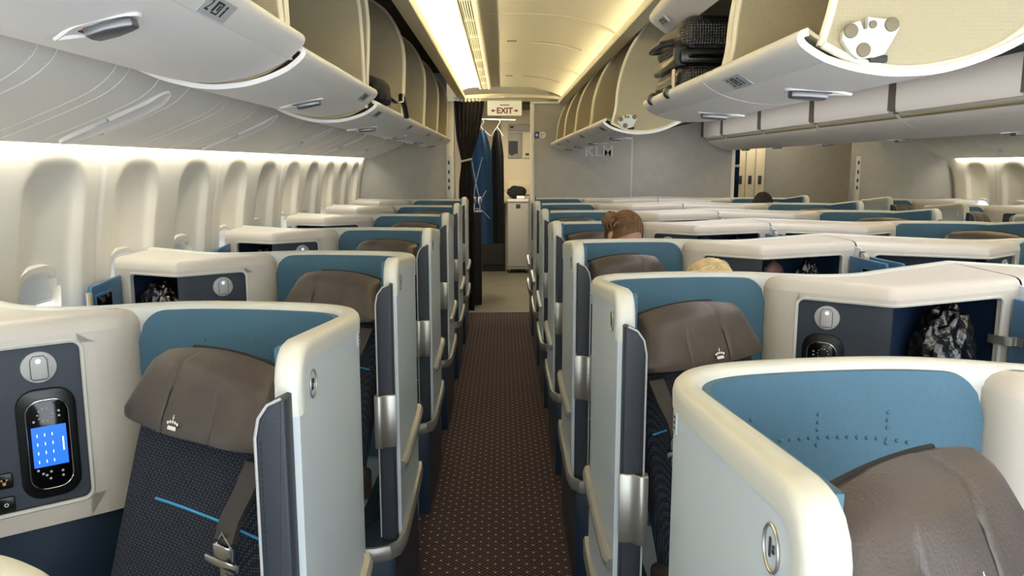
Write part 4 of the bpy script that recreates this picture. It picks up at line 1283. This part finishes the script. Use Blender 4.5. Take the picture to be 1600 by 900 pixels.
WL, WC = 1.055, XC - XR
PIT = 1.067
SEATS = {}
kinds = {
    'L': dict(x=XL, m=-1, w=WL, y0=1.67, ks=range(-1, 6), div=False, full=True, where='by the window wall', seat='k'),
    'C': dict(x=XR, m=1, w=WC, y0=1.11, ks=range(0, 7), div=True, full=True, where='beside the brown aisle carpet', seat='g'),
    'M': dict(x=2 * XC - XR, m=-1, w=WC, y0=1.11, ks=range(1, 7), div=False, full=False, where='beside the far aisle', seat='d'),
    'R': dict(x=2 * XC - XL, m=1, w=WL, y0=1.67, ks=range(2, 6), div=False, full=False, where='by the far wall', seat='a'),
}


def row_y(kk, k):
    d = kinds[kk]
    if kk in 'LR': return d['y0'] + 1.105 * k if k >= 0 else 0.485
    return d['y0'] + PIT * k


for kk, d in kinds.items():
    ss_, extra = shell_spec(d['m'], d['w'])
    cs = console_spec(d['m'], d['w'], d['full'], d['div'])
    se = seat_spec(d['m'], d['full'])
    last = max(d['ks'])
    for k in d['ks']:
        y = row_y(kk, k)
        o_ = ORD[last - k]
        num = (str(k + (2 if kk in 'LR' else 1)), d['seat'])
        loc = (d['x'], y, 0)
        t = thing('seat_suite', loc, 'white suite shell with blue lining %s, %s row from bulkhead' % (d['where'], o_), 'suite', 'suites ' + d['where'])
        inst(ss_, t)
        if kk in 'LC' and k < 4:
            ap = [c for c in t.children if c.name.startswith('aisle_panel')][0]
            obj('badge_number', badge_mesh(num, d['m']), ap)
            obj('placard_print', extra[0], ap)
        t = thing('side_console', loc, 'cream side console %s, %s row from the grey bulkhead' % (d['where'], o_), 'console', 'consoles ' + d['where'])
        inst(cs, t)
        t = thing('airline_seat', loc, 'seat with brown leather headrest %s, %s row from bulkhead' % (d['where'], o_), 'seat', 'seats ' + d['where'])
        inst(se, t)


# wrapped bundles in the open cubbies
def crumple(seed, rx, ry, rz):
    rnd = random.Random(seed)
    dirs = [(Vector((rnd.uniform(-1, 1), rnd.uniform(-1, 1), rnd.uniform(-1, 1))).normalized(), rnd.uniform(4, 13), rnd.uniform(0, 6)) for _ in range(16)]
    def fn(d):
        return 1 + sum(0.020 * (abs(sin(f_ * d.dot(a) + p)) * 2 - 1) for a, f_, p in dirs)
    g = G().ball((0, 0, rz), (rx, ry, rz), 72, 48, fn)
    zmin = min(v[2] for v in g.V)
    zs = 0.350 / (max(v[2] for v in g.V) - zmin)
    g.V = [(v[0], v[1], (v[2] - zmin) * zs) for v in g.V]
    return g.mesh('wrapped_bundle', 'plastic', angle=25)


def cubby_spot(kind, k, frac, dep):
    d = kinds[kind]; Pf = front_path(d['w']); S, f, tn = arcmap(Pf)
    Sb, Se = S[9], S[-1]; t2 = tn(Sb + 0.1); n2 = Vector((-t2.y, t2.x))
    c = f(Sb + (Se - 0.062 - Sb) * frac) + n2 * dep
    return (d['x'] + d['m'] * c.x, row_y(kind, k) + c.y, 0.793)


for kind, k, frac, lab, r in (('L', 1, 0.64, 'crumpled black plastic wrapped bundle in the console cupboard beside the nearest visible window', (0.085, 0.055, 0.155)),
                              ('L', 2, 0.5, 'small shiny wrapped bundle in the window side cupboard, fourth row from the bulkhead', (0.05, 0.05, 0.15)),
                              ('C', 1, 0.68, 'tall crumpled plastic wrapped black bundle in the centre cupboard with hinge arm', (0.085, 0.055, 0.165)),
                              ('C', 2, 0.72, 'shiny wrapped bundle in the centre cupboard beside the blond passenger', (0.06, 0.055, 0.16)),
                              ('C', 3, 0.75, 'shiny wrapped bundle in the centre cupboard beside the passenger with a bun', (0.055, 0.055, 0.16))):
    b_ = obj('wrapped_bundle', crumple(k * 7 + ord(kind), *r), loc=cubby_spot(kind, k, frac, 0.078))
    tag(b_, lab, 'bundle', 'wrapped bundles in the console cupboards')
for k, lab in ((2, 'rosy brown cushion standing in the centre cupboard beside the blond passenger'), (3, 'rosy brown cushion in the centre cupboard beside the passenger with a bun')):
    x, y, z = cubby_spot('C', k, 0.24, 0.06)
    g = G(); rows = []
    for i in range(13):
        zz = 0.348 * i / 12; e = (1 - abs(2 * i / 12 - 1) ** 6) ** 0.5
        rows.append([(0.055 * cos(2 * pi * q / 20) * max(e, 0.05), 0.03 * sin(2 * pi * q / 20) * max(e, 0.05), zz) for q in range(20)])
    g.grid(rows, cv=True)
    c_ = obj('cushion', g.mesh('cushion', 'rosy'), loc=(x, y, z)); c_.rotation_euler = (0, 0, radians(22))
    tag(c_, lab, 'cushion', 'cushions in the centre cupboards')


# ------------------------------------------------------------------ aisle end: curtain, exit sign, galley
ct = thing('curtain', (-0.32, 7.93, 0), 'dark gathered curtain tied back at the aisle end', 'curtain')
g = G(); rows = []
for i in range(34):
    z = 0.04 + 2.11 * i / 33
    tie = exp(-((z - 1.57) / 0.16) ** 2)
    top = max(0.0, min(1.0, (z - 1.57) / 0.55))
    hw = 0.075 + 0.075 * top ** 0.8 - 0.028 * tie
    cx = -0.045 + 0.035 * top
    row = []
    for j in range(61):
        u = -1 + 2 * j / 60
        row.append((cx + hw * u, 0.022 * (1 - 0.5 * tie) * sin(u * 22) + 0.006 * sin(u * 47 + z * 3), z))
    for j in range(60, -1, -1):
        u = -1 + 2 * j / 60
        row.append((cx + hw * u, 0.022 * (1 - 0.5 * tie) * sin(u * 22) + 0.006 * sin(u * 47 + z * 3) + 0.006, z))
    rows.append(row)
g.grid(rows, cv=True)
obj('cloth', g.mesh('cloth', 'curtain', angle=60), ct)
g = G().tube([(-0.045 + 0.052 * cos(a), 0.0 + 0.034 * sin(a), 1.57 + 0.012 * cos(a)) for a in [2 * pi * k / 20 for k in range(20)]], 0.011, 8, closed=True)
obj('tieback', g.mesh('tieback', 'tan'), ct)
g = G().tube([(-0.16, 0, 2.175), (0.34, 0, 2.185)], 0.009, 8); rail = obj('curtain_rail', g.mesh('curtain_rail', 'rim'), ct)
for k in range(8):
    obj('hook', G().box((-0.15 + 0.036 * k - 0.008, -0.008, 2.14), (-0.15 + 0.036 * k + 0.008, 0.008, 2.172), 0.003).mesh('hook', 'white'), rail)

ex = thing('exit_sign', (0.025, 8.57, 2.05), 'cream EXIT sign with red letters and arrows above the aisle', 'sign')
obj('sign_box', G().box((-0.185, 0, 0), (0.185, 0.05, 0.155), 0.012, 3).mesh('sign_box', 'exitwhite'), ex)
obj('sign_letters', G().text('EXIT', 0.085, frame((0, -0.002, 0.048), (1, 0, 0), (0, 0, 1), (0, -1, 0)), 0.002, 0.002).mesh('sign_letters', 'red', fix=False), ex)
obj('sign_bar', G().box((-0.05, -0.004, 0.105), (0.05, 0.001, 0.113)).mesh('sign_bar', 'ink'), ex)
for sx in (-1, 1):
    g = G().prism([(0.10, -0.006), (0.122, -0.006), (0.122, -0.018), (0.145, 0.0), (0.122, 0.018), (0.122, 0.006), (0.10, 0.006)], 0, 0.003, T=frame((0, 0, 0.05), (sx, 0, 0), (0, 0, 1), (0, -1, 0)))
    obj('sign_arrow', g.mesh('sign_arrow', 'red'), ex)

# tall galley unit with compartments, cart, crew seat
gu = thing('galley_unit', (0.28, 11.35, 0), 'cream galley unit with compartments beyond the EXIT sign', 'galley unit')
obj('carcass', G().box((-0.30, 0, 0), (0.34, 0.6, 2.3), 0.01).mesh('carcass', 'galley'), gu)
for i, (x0, x1, z0, z1, mm) in enumerate(((-0.20, 0.0, 1.62, 1.98, 'galleygrey'), (0.02, 0.22, 1.62, 1.98, 'galley'), (-0.20, 0.22, 2.0, 2.1, 'galleygrey'), (-0.20, 0.22, 1.1, 1.3, 'galley'))):
    dd = obj('compartment_door', G().box((x0, -0.03, z0), (x1, 0.005, z1), 0.006).mesh('compartment_door', mm), gu)
    obj('door_pull', G().box((x0 + 0.03, -0.045, z0 + 0.04), (x0 + 0.08, -0.028, z0 + 0.07), 0.004).mesh('door_pull', 'ink'), dd)
obj('recess', G().box((-0.19, -0.034, 1.68), (-0.06, -0.028, 1.86)).mesh('recess', 'ink'), gu)
gc = thing('galley_cart', (0.22, 11.0, 0), 'grey galley trolley standing before the cream galley unit', 'trolley')
obj('cart_body', G().box((-0.15, 0, 0.06), (0.15, 0.34, 1.02), 0.012).mesh('cart_body', 'galleygrey'), gc)
obj('cart_door', G().box((-0.135, -0.012, 0.10), (0.135, 0.005, 0.92), 0.006).mesh('cart_door', 'galleygrey'), gc)
obj('cart_top', G().box((-0.16, -0.02, 1.01), (0.16, 0.35, 1.05), 0.012).mesh('cart_top', 'rim'), gc)
obj('cart_latch', G().box((-0.03, -0.022, 0.93), (0.03, -0.008, 0.98), 0.004).mesh('cart_latch', 'ink'), gc)
for sx in (-0.12, 0.12):
    for sy in (0.04, 0.30):
        obj('wheel', G().cyl((sx - 0.015, sy, 0.035), (1, 0, 0), 0.035, 0.03, 14).mesh('wheel', 'black'), gc)
bg_ = thing('shoulder_bag', (0.20, 11.12, 1.05), 'dark shoulder bag lying on the grey galley trolley', 'bag')
obj('bag_body', G().ball((0, 0, 0.09), (0.14, 0.09, 0.095), 20, 12, lambda d: 1 + 0.06 * sin(6 * d.x + 4 * d.z)).mesh('bag_body', 'blackcloth'), bg_)
obj('bag_strap', G().tube([(-0.12, -0.03, 0.10), (-0.17, -0.05, 0.13), (-0.2, -0.04, 0.06), (-0.15, -0.06, 0.01)], 0.010, 6).mesh('bag_strap', 'tan'), bg_)
obj('bag_label', G().box((0.0, -0.10, 0.005), (0.11, -0.085, 0.045), 0.004).mesh('bag_label', 'white'), bg_)

dc = thing('dark_cabinet', (-0.33, 11.2, 0), 'dark low cabinet at the end of the aisle', 'cabinet')
obj('carcass', G().box((-0.36, 0, 0), (0.37, 0.6, 0.98), 0.01).mesh('carcass', 'dark'), dc)
obj('worktop', G().box((-0.37, -0.02, 0.98), (0.38, 0.6, 1.01), 0.008).mesh('worktop', 'galleygrey'), dc)
for x0 in (-0.33, 0.02):
    q = obj('cabinet_door', G().box((x0, -0.012, 0.10), (x0 + 0.32, 0.004, 0.94), 0.006).mesh('cabinet_door', 'curtain'), dc)
    obj('door_knob', G().ball((x0 + 0.27, -0.02, 0.6), 0.014, 10, 6).mesh('door_knob', 'metal'), q)

# garments on hangers beside the curtain
for i, (x, mm, lab, wd) in enumerate(((-0.245, 'bluecloth', 'dark blue coat hanging on a white hanger beside the curtain', 0.14), (-0.06, 'blackcloth', 'black coat hanging beside the dark blue coat', 0.085))):
    co = thing('coat', (x, 8.95 + (x + 0.55) * 0.4286, 0.615), lab, 'coat', None)
    g = G(); rows = []
    for k in range(20):
        z = 1.30 * k / 19; f_ = 1 - z / 1.30
        hw = wd * (0.35 + 0.65 * min(1, f_ * 5) ** 0.6) * (0.85 + 0.15 * f_)
        rows.append([(hw * cos(2 * pi * j / 36) , 0.06 * sin(2 * pi * j / 36) * (1 + 0.35 * sin(5 * (2 * pi * j / 36) + z * 2)), z) for j in range(36)])
    g.grid(rows, cv=True); n = len(g.V); g.F.append(tuple(range(n - 36, n)))
    obj('coat_cloth', g.mesh('coat_cloth', mm, angle=60), co)
    g = G().tube([(-wd * 0.8, 0, 1.235), (-0.03, 0, 1.30), (0, 0, 1.34), (0.02, 0, 1.37), (0.035, 0, 1.40), (0.015, 0, 1.425), (-0.01, 0, 1.41)], 0.006, 6)
    g.tube([(wd * 0.8, 0, 1.235), (0.03, 0, 1.30), (0, 0, 1.34)], 0.006, 6)
    obj('hanger', g.mesh('hanger', 'white'), co)
    if i == 0:
        g = G()
        for a0, b0, c0 in (((-0.10, -0.07, 0.95), (-0.02, -0.085, 0.55), (0.06, -0.075, 0.62)), ((0.02, -0.075, 1.0), (-0.06, -0.085, 0.7), (-0.09, -0.075, 0.45)), ((-0.11, -0.06, 0.42), (0.0, -0.085, 0.40), (0.10, -0.07, 0.30))):
            g.tube([tuple(p) for p in catmull([a0, b0, c0], 6)], 0.0045, 6)
        obj('strap', g.mesh('strap', 'lightgrey'), co)
rod = obj('wardrobe_rod', G().tube([(-0.55, 8.95, 2.035), (0.15, 9.25, 2.035)], 0.010, 8).mesh('wardrobe_rod', 'metal'))
tag(rod, 'thin metal rod carrying the hanging coats', 'rod')
rod2 = obj('rod_post', G().box((-0.58, 8.90, 0.0), (-0.53, 8.95, 2.42)).mesh('rod_post', 'galleygrey')); rod2['kind'] = 'structure'; rod2.name = 'trim_17'
# white tall panel (locker door) beside the coats and glasses on a stand
lk_ = thing('drinks_stand', (-0.36, 8.45, 0), 'narrow dark drinks stand by the curtain foot', 'stand')
obj('stand_body', G().box((-0.10, 0, 0.0), (0.13, 0.22, 1.02), 0.01).mesh('stand_body', 'dark'), lk_)
obj('stand_top', G().box((-0.11, -0.01, 1.02), (0.14, 0.23, 1.035), 0.004).mesh('stand_top', 'metal'), lk_)
for i in range(4):
    for j in range(2):
        c = (-0.43 + 0.062 * i, 8.50 + 0.08 * j, 1.034)
        g = G(); rows = []
        for r, z in ((0.024, 0.0), (0.024, 0.003), (0.004, 0.008), (0.004, 0.06), (0.02, 0.08), (0.027, 0.11), (0.025, 0.15), (0.0235, 0.15), (0.025, 0.11), (0.018, 0.083), (0.001, 0.066)):
            rows.append([(r * cos(2 * pi * k / 14), r * sin(2 * pi * k / 14), z) for k in range(14)])
        g.grid(rows, cv=True)
        if i == 0 and j == 0: glass_me = g.mesh('wine_glass', 'chrome')
        tag(obj('wine_glass', glass_me, loc=c), 'shiny stemmed glass on the narrow drinks stand', 'glass', 'glasses on the drinks stand')

# far galley details seen beyond the far aisle
fc = thing('curtain', (2.50, 8.5, 0), 'dark blue curtain at the end of the far aisle', 'curtain')
g = G(); rows = []
for i in range(20):
    z = 0.04 + 2.05 * i / 19
    rows.append([(0.06 * (-1 + 2 * j / 24), 0.018 * sin(j * 1.6), z) for j in range(25)] + [(0.06 * (-1 + 2 * j / 24), 0.018 * sin(j * 1.6) + 0.006, z) for j in range(24, -1, -1)])
g.grid(rows, cv=True)
obj('cloth', g.mesh('cloth', 'bluecloth', angle=60), fc)
obj('tieback', G().box((-0.065, -0.03, 1.5), (0.065, 0.03, 1.53), 0.008).mesh('tieback', 'rim'), fc)
lo = thing('locker', (2.95, 9.25, 0), 'pale narrow locker unit with dark latches beyond the far aisle', 'locker')
obj('carcass', G().box((-0.22, 0, 0), (0.14, 0.3, 2.2), 0.008).mesh('carcass', 'galleygrey'), lo)
for i in range(3):
    dd = obj('locker_door', G().box((-0.205 + 0.115 * i, -0.012, 0.3), (-0.10 + 0.115 * i, 0.004, 1.9), 0.004).mesh('locker_door', 'galley'), lo)
    obj('locker_latch', G().box((-0.175 + 0.115 * i, -0.022, 1.30), (-0.135 + 0.115 * i, -0.01, 1.40), 0.004).mesh('locker_latch', 'ink'), dd)


# ------------------------------------------------------------------ passengers
def skin_geo(verts, edges, radii, root, sub=2):
    me = bpy.data.meshes.new('sk'); me.from_pydata(verts, edges, [])
    o = bpy.data.objects.new('sk', me); COL.objects.link(o)
    md = o.modifiers.new('s', 'SKIN'); md.use_smooth_shade = True
    for i, sv in enumerate(me.skin_vertices[0].data):
        r = radii[i]; sv.radius = r if isinstance(r, tuple) else (r, r)
        sv.use_root = (i == root)
    if sub:
        m2 = o.modifiers.new('u', 'SUBSURF'); m2.levels = sub; m2.render_levels = sub
    dg = bpy.context.evaluated_depsgraph_get()
    ev = o.evaluated_get(dg); em = ev.to_mesh()
    V = [v.co[:] for v in em.vertices]; F = [list(p.vertices) for p in em.polygons]
    ev.to_mesh_clear(); bpy.data.objects.remove(o); bpy.data.meshes.remove(me)
    return V, F


def person(name_loc, T, label, hair, shirt, head, bun=False, tilt=0.5):
    """seated figure in seat-local axes (x sideways, y forward, z up), hips on the cushion"""
    t = thing('person', name_loc, label, 'person', None)
    hz = head
    sh = hz - 0.30                                    # shoulder line
    V = [(0, 0.20, 0.62), (0, 0.15, 0.78), (0, 0.11, sh - 0.06), (0, 0.10, sh), (0, 0.115, hz - 0.20), (0, 0.125, hz - 0.13)]
    E_ = [(0, 1), (1, 2), (2, 3), (3, 4), (4, 5)]
    R_ = [(0.15, 0.11), (0.13, 0.10), (0.15, 0.105), (0.10, 0.075), 0.052, 0.05]
    cl_v = list(V[:4]); cl_e = [(0, 1), (1, 2), (2, 3)]; cl_r = [(0.16, 0.12), (0.14, 0.11), (0.16, 0.115), (0.105, 0.085)]
    tr_v = [(0, 0.20, 0.62)]; tr_e = []; tr_r = [(0.165, 0.12)]
    for s_ in (-1, 1):
        i = len(V)
        V += [(s_ * 0.17, 0.10, sh - 0.03), (s_ * 0.20, 0.17, sh - 0.26), (s_ * 0.16, 0.36, sh - 0.34), (s_ * 0.13, 0.42, sh - 0.345), (s_ * 0.11, 0.46, sh - 0.35)]
        E_ += [(2, i), (i, i + 1), (i + 1, i + 2), (i + 2, i + 3), (i + 3, i + 4)]
        R_ += [0.058, 0.044, 0.030, (0.034, 0.018), (0.036, 0.016)]
        p = i + 4
        for q, (fx, ln) in enumerate(((-0.030, 0.062), (-0.010, 0.072), (0.011, 0.066), (0.030, 0.052))):
            j = len(V)
            bx = s_ * 0.11 + fx
            V += [(bx, 0.49, sh - 0.35), (bx, 0.49 + ln * 0.55, sh - 0.36), (bx, 0.49 + ln * 0.9, sh - 0.38)]
            E_ += [(p, j), (j, j + 1), (j + 1, j + 2)]; R_ += [0.009, 0.0085, 0.0075]
        j = len(V)
        V += [(s_ * 0.11 - s_ * 0.045, 0.455, sh - 0.345), (s_ * 0.11 - s_ * 0.06, 0.485, sh - 0.355)]
        E_ += [(i + 3, j), (j, j + 1)]; R_ += [0.011, 0.009]
        i = len(V)
        V += [(s_ * 0.09, 0.24, 0.60), (s_ * 0.11, 0.64, 0.60), (s_ * 0.11, 0.70, 0.12), (s_ * 0.115, 0.72, 0.05), (s_ * 0.12, 0.84, 0.035)]
        E_ += [(0, i), (i, i + 1), (i + 1, i + 2), (i + 2, i + 3), (i + 3, i + 4)]
        R_ += [0.085, 0.062, 0.040, 0.042, 0.032]
        c = len(cl_v)
        cl_v += [(s_ * 0.17, 0.10, sh - 0.03), (s_ * 0.20, 0.17, sh - 0.26), (s_ * 0.165, 0.34, sh - 0.335)]
        cl_e += [(2, c), (c, c + 1), (c + 1, c + 2)]; cl_r += [0.068, 0.054, 0.042]
        c = len(tr_v)
        tr_v += [(s_ * 0.09, 0.24, 0.60), (s_ * 0.11, 0.64, 0.60), (s_ * 0.11, 0.69, 0.14)]
        tr_e += [(0, c), (c, c + 1), (c + 1, c + 2)]; tr_r += [0.095, 0.074, 0.055]
    g = G(); g.add(*skin_geo(V, E_, R_, 0), T=T)
    # head: shaped ball with brow, nose, chin, ears; tilted slightly down
    hc = (0, 0.135, hz - 0.095)
    def face(d):
        k = 1.0
        if d.y > 0:
            k += 0.13 * exp(-((d.x / 0.16) ** 2 + ((d.z + 0.16) / 0.2) ** 2))        # nose
            k -= 0.05 * exp(-(((abs(d.x) - 0.36) / 0.16) ** 2 + ((d.z - 0.03) / 0.13) ** 2))   # eye sockets
            k += 0.05 * exp(-((d.x / 0.3) ** 2 + ((d.z + 0.88) / 0.2) ** 2))        # chin
            k += 0.02 * exp(-((d.x / 0.22) ** 2 + ((d.z + 0.52) / 0.09) ** 2))      # lips
        return k * (1 - 0.10 * max(0, -d.z) * abs(d.x))
    TT = T
    T = T @ Matrix.Translation((0, hc[1], hz - 0.16)) @ Matrix.Rotation(-tilt, 4, 'X') @ Matrix.Translation((0, -hc[1], -(hz - 0.16)))
    hg = G().ball(hc, (0.076, 0.094, 0.112), 40, 30, face)
    for s_ in (-1, 1):
        hg.ball((s_ * 0.078, 0.125, hz - 0.10), (0.012, 0.02, 0.03), 10, 8)
    g.add(hg.V, hg.F, T)
    body = obj('body', g.mesh('body', 'skin', angle=180), t)
    for s_ in (-1, 1):
        obj('eye', G().ball((s_ * 0.029, hc[1] + 0.083, hz - 0.092), 0.011, 10, 8).bmT(T).mesh('eye', 'white'), t)
        obj('pupil', G().ball((s_ * 0.029, hc[1] + 0.092, hz - 0.093), 0.005, 8, 6).bmT(T).mesh('pupil', 'black'), t)
    g = G().tube([(-0.022, hc[1] + 0.094, hz - 0.152), (0, hc[1] + 0.101, hz - 0.150), (0.022, hc[1] + 0.094, hz - 0.152)], 0.005, 6, sq=(1, 1)).bmT(T)
    obj('mouth', g.mesh('mouth', 'rosy'), t)
    g = G(); g.add(*skin_geo(cl_v, cl_e, cl_r, 0), T=TT); obj('top', g.mesh('top', shirt, angle=180), t)
    g = G(); g.add(*skin_geo(tr_v, tr_e, tr_r, 0), T=TT); obj('trousers', g.mesh('trousers', 'trouser', angle=180), t)
    # hair: cap with strands
    rnd = random.Random(3)
    def cap(d):
        return 1.0 + 0.022 * sin(26 * d.x + 6 * d.y) + 0.012 * sin(51 * d.x + 3)
    g = G(); rows = []
    for i in range(22):
        row = []
        for j in range(64):
            ph = 2 * pi * j / 64
            front = max(0.0, sin(ph))
            lim = 2.15 - 1.15 * front ** 0.7
            th = 0.01 + lim * i / 21
            d = Vector((sin(th) * cos(ph), sin(th) * sin(ph), cos(th))); k = cap(d)
            row.append((hc[0] + d.x * 0.085 * k, hc[1] - 0.006 + d.y * 0.101 * k, hc[2] + 0.003 + d.z * 0.120 * k))
        rows.append(row)
    g.grid(rows, cv=True, T=T)
    hr = obj('hair', g.mesh('hair', hair, angle=60), t)
    g = G()
    for k in range(70):
        ph = rnd.uniform(0, 2 * pi); th0 = rnd.uniform(0.05, 0.5); pts = []
        lim = 2.0 - 1.1 * max(0, sin(ph)) ** 0.7
        for q in range(6):
            th = th0 + (lim - th0) * q / 5
            d = Vector((sin(th) * cos(ph + 0.1 * q), sin(th) * sin(ph + 0.1 * q), cos(th)))
            pts.append((hc[0] + d.x * 0.0875, hc[1] - 0.006 + d.y * 0.1035, hc[2] + 0.003 + d.z * 0.1225))
        g.tube(pts, 0.0028, 4)
    if bun:
        for k in range(26):
            a = rnd.uniform(0, 2 * pi); b = rnd.uniform(-1, 1)
            c0 = (bun[0], bun[1], bun[2])
            pts = [(c0[0] + 0.042 * cos(a + q * 0.5) * math.sqrt(1 - (b * 0.8) ** 2), c0[1] + 0.04 * b + 0.004 * q, c0[2] + 0.042 * sin(a + q * 0.5) * math.sqrt(1 - (b * 0.8) ** 2)) for q in range(7)]
            g.tube(pts, 0.006, 5)
        g.ball(bun, 0.038, 12, 8)
    g2 = G(); g2.add(g.V, g.F, T)
    obj('hair_strands', g2.mesh('hair_strands', hair, angle=60), hr)['kind'] = 'stuff'
    return t


def _bmT(s, T):
    s.V = [tuple(T @ Vector(v)) for v in s.V]; return s
G.bmT = _bmT


def seat_T(kind, k, shift=(0, 0)):
    d = kinds[kind]
    Tm = seat_frame()
    Mm = Matrix.Diagonal((d['m'], 1, 1, 1))
    return (d['x'], row_y(kind, k), 0), Mm @ Tm @ Matrix.Translation((shift[0], shift[1], 0))


loc, T = seat_T('C', 3, (0.03, 0.0))
person(loc, T, 'seated person with brown hair gathered in a high messy bun', 'brownhair', 'shirt1', 1.285, bun=(-0.075, 0.085, 1.245))
loc, T = seat_T('C', 2, (0.13, 0.10))
person(loc, T, 'seated person with straight blond hair low in the seat', 'blondhair', 'shirt2', 1.175)
loc, T = seat_T('M', 6, (0.05, 0.0))
person(loc, T, 'seated person with short dark hair near the far aisle and bulkhead', 'darkhair', 'shirt1', 1.265)
